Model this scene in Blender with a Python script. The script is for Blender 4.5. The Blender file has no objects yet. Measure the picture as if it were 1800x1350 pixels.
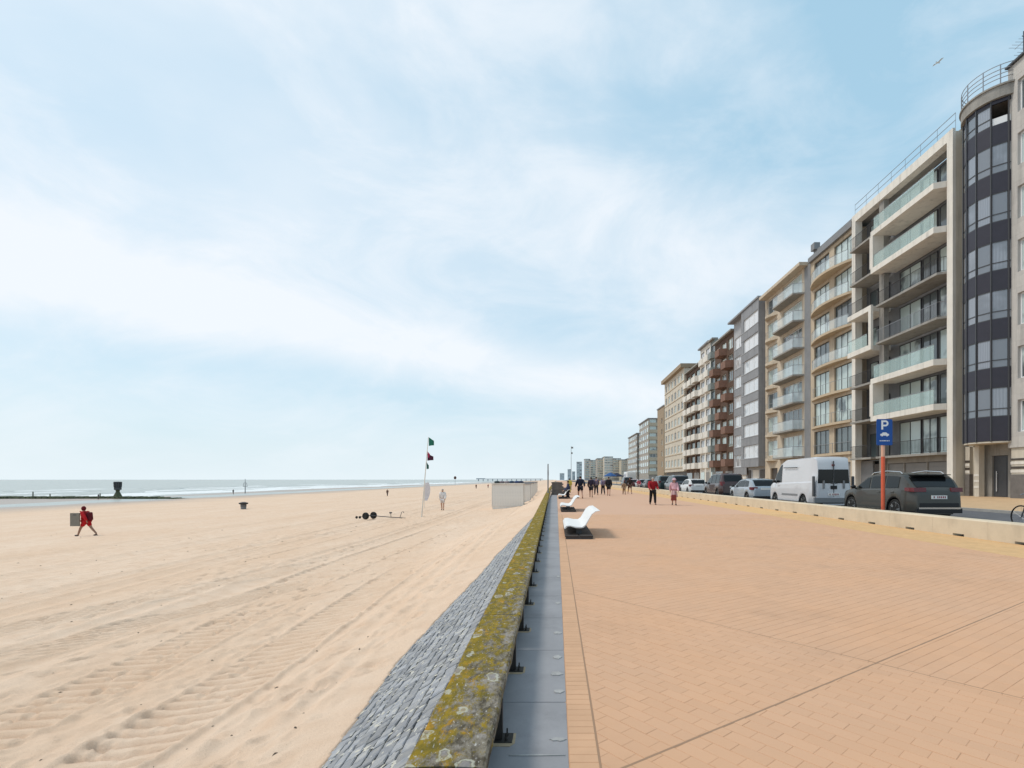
import bpy, math, random
import numpy as np
from math import sin, cos, pi, radians

random.seed(7)
SC = bpy.context.scene
COL = SC.collection

# ---------------------------------------------------------------- camera, sky, sun, exposure
F = 900.0            # focal length in pixels of the 1800 px wide photograph
HC = 1.5             # eye height above the promenade
cam_data = bpy.data.cameras.new('camera')
cam = bpy.data.objects.new('camera', cam_data)
COL.objects.link(cam)
cam.location = (0, 0, HC)
cam.rotation_euler = (radians(90), 0, 0)
cam_data.sensor_width = 36
cam_data.lens = 18.0
cam_data.shift_x = -78 / 1800
cam_data.shift_y = 168 / 1800
cam_data.clip_start = 0.05
cam_data.clip_end = 60000
SC.camera = cam

SUN_DIR = (-0.55, 0.05, 0.834)       # towards the sun
world = bpy.data.worlds.new('World')
SC.world = world
world.use_nodes = True
wn, wl = world.node_tree.nodes, world.node_tree.links
wn.clear()
out = wn.new('ShaderNodeOutputWorld')
bg = wn.new('ShaderNodeBackground')
wl.new(bg.outputs[0], out.inputs[0])
bg.inputs[1].default_value = 0.1
sky = wn.new('ShaderNodeTexSky')
sky.sky_type = 'NISHITA'
sky.sun_disc = False
sky.sun_elevation = math.asin(SUN_DIR[2])
sky.sun_rotation = math.atan2(SUN_DIR[0], SUN_DIR[1])
sky.air_density = 1.2
sky.dust_density = 1.5
tc = wn.new('ShaderNodeTexCoord')

def wmath(op, a, b=None, c=None, clamp=False):
    n = wn.new('ShaderNodeMath'); n.operation = op; n.use_clamp = clamp
    for i, v in enumerate((a, b, c)):
        if v is None: continue
        if isinstance(v, (int, float)): n.inputs[i].default_value = v
        else: wl.new(v, n.inputs[i])
    return n.outputs[0]

def wdot(vec):
    n = wn.new('ShaderNodeVectorMath'); n.operation = 'DOT_PRODUCT'
    wl.new(tc.outputs['Generated'], n.inputs[0]); n.inputs[1].default_value = vec
    return n.outputs['Value']

def wsmooth(v, a, b):
    n = wn.new('ShaderNodeMapRange'); n.interpolation_type = 'SMOOTHSTEP'
    wl.new(v, n.inputs[0]); n.inputs[1].default_value = a; n.inputs[2].default_value = b
    return n.outputs[0]

sep = wn.new('ShaderNodeSeparateXYZ'); wl.new(tc.outputs['Generated'], sep.inputs[0])
zz = wmath('ADD', wmath('ABSOLUTE', sep.outputs[2]), 0.16)
cmb = wn.new('ShaderNodeCombineXYZ')
wl.new(wmath('DIVIDE', sep.outputs[0], zz), cmb.inputs[0])
wl.new(wmath('DIVIDE', sep.outputs[1], zz), cmb.inputs[1])

def wnoise(scale, detail, rough, dist, rot, sc, loc=(0, 0, 0)):
    mp = wn.new('ShaderNodeMapping'); wl.new(cmb.outputs[0], mp.inputs[0])
    mp.inputs['Rotation'].default_value = (0, 0, radians(rot)); mp.inputs['Scale'].default_value = sc
    mp.inputs['Location'].default_value = loc
    n = wn.new('ShaderNodeTexNoise'); wl.new(mp.outputs[0], n.inputs['Vector'])
    n.inputs['Scale'].default_value = scale; n.inputs['Detail'].default_value = detail
    n.inputs['Roughness'].default_value = rough; n.inputs['Distortion'].default_value = dist
    return n.outputs[0]

n1 = wnoise(0.42, 5, 0.5, 0.6, 50, (1, 0.8, 1), (2.3, 1.1, 0))
n2 = wnoise(1.1, 10, 0.66, 1.6, -60, (1.0, 0.75, 1), (5.0, 3, 0))

def dnoise(scale, detail, rough, dist, sc, w):     # cloud texture straight on the sky dome
    mp = wn.new('ShaderNodeMapping'); wl.new(tc.outputs['Generated'], mp.inputs[0]); mp.inputs['Scale'].default_value = sc; mp.inputs['Rotation'].default_value = (0, radians(-14), 0)
    n = wn.new('ShaderNodeTexNoise'); n.noise_dimensions = '4D'; n.inputs['W'].default_value = w; wl.new(mp.outputs[0], n.inputs['Vector'])
    n.inputs['Scale'].default_value = scale; n.inputs['Detail'].default_value = detail; n.inputs['Roughness'].default_value = rough; n.inputs['Distortion'].default_value = dist
    return n.outputs[0]
n1 = dnoise(1.5, 6, 0.5, 0.4, (1, 1, 1.8), 3.1)
n2 = dnoise(3.2, 10, 0.62, 0.7, (1, 1, 2.2), 7.7)

def gc(p, q, off=0.0):       # plane through the eye holding two view directions given in photo pixels
    a = np.array(((p[0] - 978) / F, 1, (843 - p[1]) / F)); b = np.array(((q[0] - 978) / F, 1, (843 - q[1]) / F))
    n = np.cross(a, b); n /= np.linalg.norm(n)
    return tuple(n)

def band(p, q, w, soft=1.0):  # soft cloud band along a great circle
    d = wdot(gc(p, q))
    jitter = wmath('MULTIPLY', wmath('SUBTRACT', n1, 0.5), 0.16)
    return wsmooth(wmath('ABSOLUTE', wmath('ADD', d, jitter)), w, 0.0)

b1 = band((0, 430), (1170, 700), 0.10)
b2 = band((0, 380), (900, 440), 0.26)
b3 = band((250, 40), (900, 300), 0.16)
b4 = band((900, 0), (1800, 130), 0.10)
cover = wmath('ADD', wmath('MULTIPLY', b1, 0.64), wmath('MULTIPLY', b2, 0.34))
cover = wmath('ADD', cover, wmath('MULTIPLY', b3, 0.18))
cover = wmath('ADD', cover, wmath('MULTIPLY', b4, 0.14))
cover = wmath('ADD', cover, wmath('MULTIPLY', wsmooth(n1, 0.38, 0.62), 0.32))
cover = wmath('ADD', cover, wmath('MULTIPLY', wsmooth(n2, 0.38, 0.66), 0.34))
cover = wmath('SUBTRACT', cover, wmath('MULTIPLY', wsmooth(sep.outputs[0], 0.05, 0.45), 0.34))
cover = wmath('ADD', cover, wmath('MULTIPLY', wsmooth(sep.outputs[0], 0.1, -0.5), 0.14))
cover = wmath('ADD', cover, 0.04, clamp=True)
# thin high veil everywhere plus denser cloud
veil = wn.new('ShaderNodeMix'); veil.data_type = 'RGBA'
veil.inputs[0].default_value = 0.72
wl.new(sky.outputs[0], veil.inputs[6]); veil.inputs[7].default_value = (3.5, 5.55, 6.8, 1)
mixc = wn.new('ShaderNodeMix'); mixc.data_type = 'RGBA'
wl.new(cover, mixc.inputs[0]); wl.new(veil.outputs[2], mixc.inputs[6]); mixc.inputs[7].default_value = (6.5, 6.9, 7.35, 1)
hz = wmath('POWER', wmath('SUBTRACT', 1.0, wmath('ABSOLUTE', sep.outputs[2]), clamp=True), 9.0)
mixh = wn.new('ShaderNodeMix'); mixh.data_type = 'RGBA'
wl.new(wmath('MULTIPLY', hz, 0.85), mixh.inputs[0]); wl.new(mixc.outputs[2], mixh.inputs[6]); mixh.inputs[7].default_value = (6.1, 6.8, 7.1, 1)
wl.new(mixh.outputs[2], bg.inputs[0])

sun_data = bpy.data.lights.new('sun', 'SUN')
sun_data.energy = 1.5
sun_data.angle = radians(14)
sun_data.color = (1.0, 0.93, 0.82)
sun = bpy.data.objects.new('sun', sun_data); COL.objects.link(sun)
from mathutils import Vector, Matrix
sun.rotation_euler = Vector(SUN_DIR).to_track_quat('Z', 'Y').to_euler()
sun.location = (-60, -15, 70)

SC.view_settings.view_transform = 'Standard'
SC.view_settings.look = 'None'
SC.view_settings.exposure = 0.46
SC.view_settings.gamma = 1.0
SC.view_settings.use_curve_mapping = False
SC.render.engine = 'CYCLES'

# ---------------------------------------------------------------- materials
def mat(name, col, rough=0.75, metal=0.0, noise=None, bump=None, col2=None, spec=0.4, attr=None, rnd=None, world_co=False, coat=0.0, dirt=None):
    """noise=(scale, amount) value mottling; col2 mixes a second colour by noise; bump=(scale, strength, dist)"""
    m = bpy.data.materials.new(name); m.use_nodes = True
    N, L = m.node_tree.nodes, m.node_tree.links
    b = N['Principled BSDF']
    b.inputs['Base Color'].default_value = (*col, 1)
    b.inputs['Roughness'].default_value = rough
    b.inputs['Metallic'].default_value = metal
    b.inputs['Specular IOR Level'].default_value = spec
    b.inputs['Coat Weight'].default_value = coat
    co = N.new('ShaderNodeTexCoord').outputs['Object']
    if world_co: co = N.new('ShaderNodeNewGeometry').outputs['Position']
    cur = None
    if noise:
        n = N.new('ShaderNodeTexNoise'); L.new(co, n.inputs['Vector'])
        n.inputs['Scale'].default_value = noise[0]; n.inputs['Detail'].default_value = 8; n.inputs['Roughness'].default_value = 0.65
        mr = N.new('ShaderNodeMapRange'); L.new(n.outputs[0], mr.inputs[0])
        mr.inputs[1].default_value = 0.3; mr.inputs[2].default_value = 0.7
        mx = N.new('ShaderNodeMix'); mx.data_type = 'RGBA'
        c2 = col2 if col2 else tuple(max(0, c * (1 - noise[1])) for c in col)
        mx.inputs[6].default_value = (*col, 1); mx.inputs[7].default_value = (*c2, 1)
        L.new(mr.outputs[0], mx.inputs[0])
        cur = mx.outputs[2]
    if attr or rnd:
        if attr:
            a = N.new('ShaderNodeAttribute'); a.attribute_name = attr[0]; src = a.outputs['Fac']; amt = attr[1]
        else:
            a = N.new('ShaderNodeObjectInfo'); src = a.outputs['Random']; amt = rnd
        mr = N.new('ShaderNodeMapRange'); L.new(src, mr.inputs[0])
        mr.inputs[3].default_value = 1 - amt; mr.inputs[4].default_value = 1 + amt * 0.6
        mu = N.new('ShaderNodeVectorMath'); mu.operation = 'SCALE'
        if cur: L.new(cur, mu.inputs[0])
        else: mu.inputs[0].default_value = col
        L.new(mr.outputs[0], mu.inputs['Scale']); cur = mu.outputs[0]
    if dirt:       # (scale vector, low, high, amount): weathering streaks or worn stains
        mp = N.new('ShaderNodeMapping'); L.new(N.new('ShaderNodeNewGeometry').outputs['Position'], mp.inputs[0]); mp.inputs['Scale'].default_value = dirt[0]
        n = N.new('ShaderNodeTexNoise'); L.new(mp.outputs[0], n.inputs['Vector']); n.inputs['Scale'].default_value = 1.0; n.inputs['Detail'].default_value = 10; n.inputs['Roughness'].default_value = 0.7
        mr = N.new('ShaderNodeMapRange'); mr.interpolation_type = 'SMOOTHSTEP'; L.new(n.outputs[0], mr.inputs[0]); mr.inputs[1].default_value = dirt[1]; mr.inputs[2].default_value = dirt[2]; mr.inputs[3].default_value = 1.0; mr.inputs[4].default_value = 1 - dirt[3]
        mu = N.new('ShaderNodeVectorMath'); mu.operation = 'SCALE'
        if cur: L.new(cur, mu.inputs[0])
        else: mu.inputs[0].default_value = col
        L.new(mr.outputs[0], mu.inputs['Scale']); cur = mu.outputs[0]
    if cur: L.new(cur, b.inputs['Base Color'])
    if bump:
        n = N.new('ShaderNodeTexNoise'); L.new(co, n.inputs['Vector'])
        n.inputs['Scale'].default_value = bump[0]; n.inputs['Detail'].default_value = 8; n.inputs['Roughness'].default_value = 0.7
        bp = N.new('ShaderNodeBump'); bp.inputs['Strength'].default_value = bump[1]; bp.inputs['Distance'].default_value = bump[2]
        L.new(n.outputs[0], bp.inputs['Height']); L.new(bp.outputs[0], b.inputs['Normal'])
    return m

def glass_mat(name, dark, pale, p_pale=0.5, rough=0.06):
    """window glass: sky reflection over a dark room or a drawn curtain, chosen per window"""
    m = bpy.data.materials.new(name); m.use_nodes = True
    N, L = m.node_tree.nodes, m.node_tree.links
    b = N['Principled BSDF']
    oi = N.new('ShaderNodeObjectInfo')
    tcx = N.new('ShaderNodeTexCoord')
    wv = N.new('ShaderNodeTexWave'); wv.bands_direction = 'Y'; wv.inputs['Scale'].default_value = 3.0; wv.inputs['Distortion'].default_value = 1.5
    L.new(tcx.outputs['Object'], wv.inputs['Vector'])
    nz = N.new('ShaderNodeTexNoise'); nz.inputs['Scale'].default_value = 0.8; L.new(N.new('ShaderNodeNewGeometry').outputs['Position'], nz.inputs['Vector'])
    add = N.new('ShaderNodeMath'); add.operation = 'ADD'; L.new(oi.outputs['Random'], add.inputs[0])
    sc = N.new('ShaderNodeMath'); sc.operation = 'MULTIPLY_ADD'; L.new(nz.outputs[0], sc.inputs[0]); sc.inputs[1].default_value = 0.9; sc.inputs[2].default_value = -0.45
    L.new(sc.outputs[0], add.inputs[1])
    mr = N.new('ShaderNodeMapRange'); L.new(add.outputs[0], mr.inputs[0]); mr.inputs[1].default_value = 1 - p_pale - 0.08; mr.inputs[2].default_value = 1 - p_pale + 0.08
    fold = N.new('ShaderNodeMapRange'); L.new(wv.outputs[0], fold.inputs[0]); fold.inputs[3].default_value = 0.8; fold.inputs[4].default_value = 1.0
    cur = N.new('ShaderNodeVectorMath'); cur.operation = 'SCALE'; cur.inputs[0].default_value = pale; L.new(fold.outputs[0], cur.inputs['Scale'])
    mx = N.new('ShaderNodeMix'); mx.data_type = 'RGBA'; mx.inputs[6].default_value = (*dark, 1); L.new(cur.outputs[0], mx.inputs[7]); L.new(mr.outputs[0], mx.inputs[0])
    L.new(mx.outputs[2], b.inputs['Base Color'])
    b.inputs['Roughness'].default_value = 0.4
    b.inputs['Coat Weight'].default_value = 1.0; b.inputs['Coat Roughness'].default_value = rough; b.inputs['Coat IOR'].default_value = 1.7
    return m

def clear_glass(name, tint, alpha=0.45):
    m = bpy.data.materials.new(name); m.use_nodes = True
    b = m.node_tree.nodes['Principled BSDF']
    b.inputs['Base Color'].default_value = (*tint, 1); b.inputs['Roughness'].default_value = 0.08
    b.inputs['Alpha'].default_value = alpha; b.inputs['Specular IOR Level'].default_value = 0.8
    return m

M = {}
STREAK = ((2.2, 2.2, 0.16), 0.46, 0.72, 0.26)
STAIN = ((0.55, 0.55, 0.55), 0.50, 0.74, 0.14)
M['brick'] = mat('clay_brick', (0.59, 0.34, 0.20), 0.85, noise=(0.7, 0.2), col2=(0.565, 0.345, 0.22), attr=('tint', 0.032), bump=(90, 0.25, 0.004), world_co=True, dirt=STAIN)
M['gbrick'] = mat('yellow_clay_brick', (0.62, 0.395, 0.195), 0.85, noise=(2.0, 0.12), attr=('tint', 0.05), bump=(90, 0.2, 0.004), world_co=True)
M['bbrick'] = mat('border_brick', (0.61, 0.365, 0.22), 0.85, noise=(3.0, 0.12), attr=('tint', 0.05), bump=(90, 0.2, 0.004), world_co=True)
M['mortar'] = mat('joint_sand', (0.57, 0.325, 0.19), 0.95, noise=(6, 0.3), world_co=True)
M['dark_gap'] = mat('open_joint', (0.31, 0.195, 0.125), 0.95)
M['bluestone'] = mat('blue_stone', (0.30, 0.295, 0.31), 0.6, dirt=((1.5, 1.2, 1), .48, .7, .22), noise=(1.4, 0.25), rnd=0.05, bump=(60, 0.25, 0.004), world_co=True)
M['rev_mortar'] = mat('revetment_mortar', (0.36, 0.34, 0.31), 0.95, noise=(9, 0.45), bump=(50, 0.6, 0.01), world_co=True)
M['asphalt'] = mat('asphalt', (0.115, 0.118, 0.13), 0.9, noise=(3, 0.25), bump=(120, 0.3, 0.004), world_co=True)
M['pave_far'] = mat('golden_paving', (0.56, 0.38, 0.22), 0.85, noise=(1.5, 0.2), bump=(60, 0.2, 0.004), world_co=True)
M['lowwall'] = mat('cast_concrete', (0.64, 0.54, 0.405), 0.8, dirt=((1.2, 1.2, .5), .48, .72, .16), noise=(1.6, 0.16), bump=(40, 0.25, 0.004), world_co=True)
M['kerb'] = mat('kerb_concrete', (0.36, 0.35, 0.33), 0.85, noise=(4, 0.2), world_co=True)
M['concrete'] = mat('grey_concrete', (0.33, 0.315, 0.29), 0.85, dirt=STREAK, noise=(1.3, 0.3), bump=(25, 0.25, 0.01))
M['black'] = mat('black_plastic', (0.015, 0.015, 0.017), 0.5)
M['steel'] = mat('weathered_steel', (0.05, 0.045, 0.04), 0.6, metal=0.3, noise=(12, 0.5))
M['white'] = mat('white_paint', (0.74, 0.70, 0.635), 0.6, noise=(2, 0.1), dirt=STREAK)
M['whitem'] = mat('white_metal', (0.72, 0.73, 0.74), 0.35)
M['grey'] = mat('grey_paint', (0.22, 0.225, 0.235), 0.6, noise=(1.2, 0.2))
M['dgrey'] = mat('dark_grey_metal', (0.06, 0.063, 0.07), 0.45)
M['cream'] = mat('cream_stone', (0.60, 0.545, 0.455), 0.8, dirt=STREAK, noise=(0.9, 0.14), bump=(18, 0.15, 0.01))
M['rail'] = mat('railing_metal', (0.30, 0.31, 0.33), 0.35, metal=0.6)
M['drail'] = mat('dark_railing_metal', (0.045, 0.04, 0.04), 0.45, metal=0.3)
M['glass'] = glass_mat('window_glass', (0.07, 0.09, 0.095), (0.50, 0.60, 0.58), 0.62)
M['glass_blind'] = glass_mat('blind_window', (0.30, 0.31, 0.32), (0.68, 0.69, 0.71), 0.8, 0.1)
M['glass_sky'] = glass_mat('tinted_window', (0.14, 0.165, 0.20), (0.24, 0.275, 0.33), 0.5, 0.1)
M['bal_glass'] = clear_glass('balcony_glass', (0.50, 0.66, 0.64), 0.34)
M['bal_glass_b'] = clear_glass('pale_balcony_glass', (0.66, 0.76, 0.80), 0.40)

# ---------------------------------------------------------------- mesh helpers
class MB:
    def __init__(s): s.v = []; s.f = []; s.m = []
    def add(s, vs, fs, mi=0):
        o = len(s.v); s.v += [tuple(p) for p in vs]
        for f in fs: s.f.append(tuple(i + o for i in f)); s.m.append(mi)
        return s
    def box(s, x0, x1, y0, y1, z0, z1, mi=0):
        v = [(x0, y0, z0), (x1, y0, z0), (x1, y1, z0), (x0, y1, z0), (x0, y0, z1), (x1, y0, z1), (x1, y1, z1), (x0, y1, z1)]
        return s.add(v, [(0, 3, 2, 1), (4, 5, 6, 7), (0, 1, 5, 4), (1, 2, 6, 5), (2, 3, 7, 6), (3, 0, 4, 7)], mi)
    def bbox(s, x0, x1, y0, y1, z0, z1, b=0.01, mi=0):      # box with a bevelled top
        v = [(x0, y0, z0), (x1, y0, z0), (x1, y1, z0), (x0, y1, z0), (x0, y0, z1 - b), (x1, y0, z1 - b), (x1, y1, z1 - b), (x0, y1, z1 - b),
             (x0 + b, y0 + b, z1), (x1 - b, y0 + b, z1), (x1 - b, y1 - b, z1), (x0 + b, y1 - b, z1)]
        f = [(0, 3, 2, 1), (8, 9, 10, 11)]
        for i in range(4):
            j = (i + 1) % 4
            f += [(i, j, 4 + j, 4 + i), (4 + i, 4 + j, 8 + j, 8 + i)]
        return s.add(v, f, mi)
    def quad(s, a, b, c, d, mi=0): return s.add([a, b, c, d], [(0, 1, 2, 3)], mi)
    def prism(s, poly, z0, z1, mi=0, top=None):              # poly: xy list counter-clockwise
        n = len(poly); top = top or poly
        v = [(x, y, z0) for x, y in poly] + [(x, y, z1) for x, y in top]
        f = [tuple(range(n - 1, -1, -1)), tuple(range(n, 2 * n))] + [(i, (i + 1) % n, n + (i + 1) % n, n + i) for i in range(n)]
        return s.add(v, f, mi)
    def tube(s, pts, r, n=8, mi=0, cap=True):
        rs = r if isinstance(r, (list, tuple)) else [r] * len(pts)
        P = [Vector(p) for p in pts]; o = len(s.v); vs = []
        up = None
        for i, p in enumerate(P):
            d = (P[min(i + 1, len(P) - 1)] - P[max(i - 1, 0)]).normalized()
            if up is None: up = Vector((0, 0, 1)) if abs(d.z) < 0.9 else Vector((1, 0, 0))
            a = d.cross(up).normalized(); b = d.cross(a).normalized()
            for k in range(n):
                t = 2 * pi * k / n
                vs.append(tuple(p + a * (rs[i] * cos(t)) + b * (rs[i] * sin(t))))
        fs = []
        for i in range(len(P) - 1):
            for k in range(n):
                k2 = (k + 1) % n
                fs.append((i * n + k, i * n + k2, (i + 1) * n + k2, (i + 1) * n + k))
        if cap: fs += [tuple(range(n - 1, -1, -1)), tuple((len(P) - 1) * n + k for k in range(n))]
        return s.add(vs, fs, mi)
    def lathe(s, prof, n=16, c=(0, 0, 0), mi=0, axis='z'):
        vs = []
        for r, z in prof:
            for k in range(n):
                t = 2 * pi * k / n
                if axis == 'z': vs.append((c[0] + r * cos(t), c[1] + r * sin(t), c[2] + z))
                else: vs.append((c[0] + z, c[1] + r * cos(t), c[2] + r * sin(t)))
        fs = []
        for i in range(len(prof) - 1):
            for k in range(n):
                k2 = (k + 1) % n
                fs.append((i * n + k, i * n + k2, (i + 1) * n + k2, (i + 1) * n + k))
        fs += [tuple(range(n - 1, -1, -1)), tuple((len(prof) - 1) * n + k for k in range(n))]
        return s.add(vs, fs, mi)
    def ellipsoid(s, c, r, n=12, k=8, mi=0):
        vs, fs = [], []
        for i in range(k + 1):
            a = -pi / 2 + pi * i / k
            for j in range(n):
                t = 2 * pi * j / n
                vs.append((c[0] + r[0] * cos(a) * cos(t), c[1] + r[1] * cos(a) * sin(t), c[2] + r[2] * sin(a)))
        for i in range(k):
            for j in range(n):
                j2 = (j + 1) % n
                fs.append((i * n + j, i * n + j2, (i + 1) * n + j2, (i + 1) * n + j))
        return s.add(vs, fs, mi)
    def mesh(s, name, mats, smooth=False):
        me = bpy.data.meshes.new(name); me.from_pydata(s.v, [], s.f)
        if not isinstance(mats, (list, tuple)): mats = [mats]
        for m in mats: me.materials.append(m)
        if len(mats) > 1: me.polygons.foreach_set('material_index', s.m)
        if smooth: me.polygons.foreach_set('use_smooth', [True] * len(s.f))
        me.update()
        return me
    def build(s, name, mats, parent=None, loc=(0, 0, 0), smooth=False, sharp=None):
        me = s.mesh(name, mats, smooth or sharp is not None)
        if sharp is not None: me.set_sharp_from_angle(angle=radians(sharp))
        return put(name, me, parent, loc)

def put(name, me, parent=None, loc=(0, 0, 0), rz=0.0):
    o = bpy.data.objects.new(name, me); COL.objects.link(o)
    if parent: o.parent = parent
    o.location = loc; o.rotation_euler = (0, 0, rz)
    return o

def tag(o, label=None, cat=None, group=None, kind=None):
    if label: o['label'] = label
    if cat: o['category'] = cat
    if group: o['group'] = group
    if kind: o['kind'] = kind
    return o

def thing(name, label, cat, loc=(0, 0, 0), rz=0.0, group=None):
    return tag(put(name, None, None, loc, rz), label, cat, group)

def copy_tree(o, parent=None):
    c = o.copy(); COL.objects.link(c)
    if parent: c.parent = parent
    for ch in list(o.children): copy_tree(ch, c)
    return c

def struct(o): o['kind'] = 'structure'; return o
def bevel(o, w=0.01, seg=2):
    m = o.modifiers.new('bevel', 'BEVEL'); m.width = w; m.segments = seg; m.limit_method = 'ANGLE'; return o

def XY(px, py, z=0.0):                     # ground point seen at a photo pixel
    Y = (HC - z) * F / (py - 843); return ((px - 978) / F * Y, Y)

# ---------------------------------------------------------------- terrain
rng = np.random.RandomState(11)
LAT = rng.rand(256, 256)
def vnoise(x, y, s, ox=0):
    x = x / s + 31.7 + ox; y = y / s + 17.3 + ox * 1.7
    xi = np.floor(x).astype(int); yi = np.floor(y).astype(int); fx = x - xi; fy = y - yi
    fx = fx * fx * (3 - 2 * fx); fy = fy * fy * (3 - 2 * fy)
    a = LAT[xi & 255, yi & 255]; b = LAT[(xi + 1) & 255, yi & 255]; c = LAT[xi & 255, (yi + 1) & 255]; d = LAT[(xi + 1) & 255, (yi + 1) & 255]
    return (a * (1 - fx) + b * fx) * (1 - fy) + (c * (1 - fx) + d * fx) * fy - 0.5

def wall_shift(Y): return -0.0073 * np.maximum(0, np.minimum(Y, 60.0))

def sand_h(X, Y, detail=True):
    xl = -(X - wall_shift(Y))
    z = np.interp(xl, [0.5, 0.9, 1.25, 1.5, 2, 2.6, 4, 6, 9, 13, 27, 40, 60, 80, 92, 97, 104, 109, 135, 150, 175, 400],
                  [0.05, -0.0, -.16, -.32, -.55, -.75, -.95, -1.08, -1.16, -1.3, -1.8, -2.2, -2.7, -3.0, -3.19, -3.42, -3.42, -3.22, -3.25, -3.5, -3.8, -9])
    xe = np.interp(Y, [2.4, 3.3, 5.4, 7.5, 9.2, 11.6, 14.7, 17, 19, 40], [1.38, 1.46, 1.60, 1.50, 1.34, 1.24, 1.00, .82, 0.64, 0.60]) + (vnoise(X * 0, Y, 1.3, 70) * 0.07 + vnoise(X, Y, 0.3, 71) * 0.05 if detail else 0)
    zp = 0.19 - 0.60 * (xe - 0.60)
    near = np.where(xl < xe, zp - 0.05, zp + 0.012 - np.interp(Y, [20, 34], [.26, .44]) * (xl - xe))
    wn_ = np.clip((xl - np.interp(Y, [20, 34], [2.0, 1.5])) / np.interp(Y, [20, 34], [2.6, 1.6]), 0, 1); wn_ = wn_ * wn_ * (3 - 2 * wn_)
    z = near * (1 - wn_) + z * wn_
    z = z + vnoise(X, Y, 9.0) * 0.12 * np.clip((xl - 2) / 6, 0, 1)
    # beyond the groyne the tide stands higher up the beach
    g = np.clip((Y - 126) / 4, 0, 1)
    edge = np.interp(Y, [120, 160, 260, 650, 1500, 4000], [104, 116, 128, 126, 150, 260])
    z2 = np.interp(xl - edge, [-60, -20, 0, 20, 300], [-2.4, -3.0, -3.3, -3.7, -9])
    z = np.where((g > 0) & (xl > 60), z * (1 - g) + np.minimum(z, z2) * g, z)
    if not detail: return z
    dry = np.clip((z + 3.0) / 0.5, 0, 1)
    dry = dry * np.clip((xl - xe) / 0.6, 0.12, 1)
    n = vnoise(X, Y, 0.9, 3) * 0.05 + vnoise(X, Y, 0.35, 5) * 0.035 + vnoise(X, Y, 0.15, 9) * 0.045 + vnoise(X, Y, 0.08, 13) * 0.03
    lump = np.clip(vnoise(X, Y * 0.6, 2.6, 21) * 3 + 0.5, 0.25, 1.0)
    # foot holes
    fh = np.clip(vnoise(X, Y, 0.28, 40) - 0.27, 0, 1) * -0.25
    h = (n * 0.9 + fh * 1.2) * lump
    def smooth_band(c, w, k=0.4): return np.clip(1 - np.abs(X - c) / w, 0, 1) ** k
    # raked or driven lanes parallel to the wall
    for c, w, d in ((-2.55, 0.22, .03), (-2.1, 0.15, .02), (-3.1, 0.2, .022), (-7.6, 0.5, .05), (-8.4, 0.3, .04), (-11.4, .5, .05), (-12.9, .4, .05), (-16.5, .8, .06), (-21, .9, .06)):
        cc = c + 0.15 * np.sin(Y * 0.13 + c) + 0.04 * (Y - 8) * (0.15 if c < -7 else 0)
        t = np.clip(1 - np.abs(X - cc) / w, 0, 1); t = t * t * (3 - 2 * t)
        h = h * (1 - 0.75 * t) - d * t + d * 0.5 * np.clip(1 - np.abs(np.abs(X - cc) - w) / 0.14, 0, 1)
    # caterpillar tracks with cross bars
    def track(cfun, w, pitch, skew, y0, y1, depth=0.075):
        nonlocal h
        c = cfun(Y); s = X - c
        m = np.clip((w - np.abs(s)) / 0.05, 0, 1) * np.clip((Y - y0) / 1.0, 0, 1) * np.clip((y1 - Y) / 3.0, 0, 1)
        m = m * np.clip(vnoise(X, Y, 1.6, 33) * 4 + 1.5, 0.3, 1)
        ph = (Y + skew * s) / pitch
        bar = np.abs(ph - np.floor(ph) - 0.5) * 2
        bar = np.clip(bar * 2.6 - 0.5, 0, 1)
        h = h * (1 - 0.85 * m) + m * (bar * depth - depth * 0.9)
        h = h + np.clip(1 - np.abs(np.abs(s) - w - 0.05) / 0.06, 0, 1) * 0.03 * np.clip((Y - y0) / 1.0, 0, 1) * np.clip((y1 - Y) / 3.0, 0, 1)
    track(lambda y: -3.95 + 0.1 * np.sin(y * .3), 0.48, 0.21, 0.05, 1.5, 15)
    track(lambda y: -5.85 + 0.1 * np.sin(y * .3), 0.48, 0.21, 0.05, 1.5, 12)
    track(lambda y: -9.3 + 0.42 * (y - 5.5), 0.45, 0.24, -0.9, 4.5, 15.5)
    track(lambda y: -11.6 + 0.42 * (y - 5.5), 0.45, 0.24, -0.9, 4.5, 17)
    track(lambda y: -6.3 + 0.02 * (y - 12), 0.7, 0.30, 0.1, 12, 28, 0.05)
    track(lambda y: -9.6 + 0.02 * (y - 12), 0.7, 0.30, 0.1, 16, 32, 0.05)
    return z + h * dry

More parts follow.
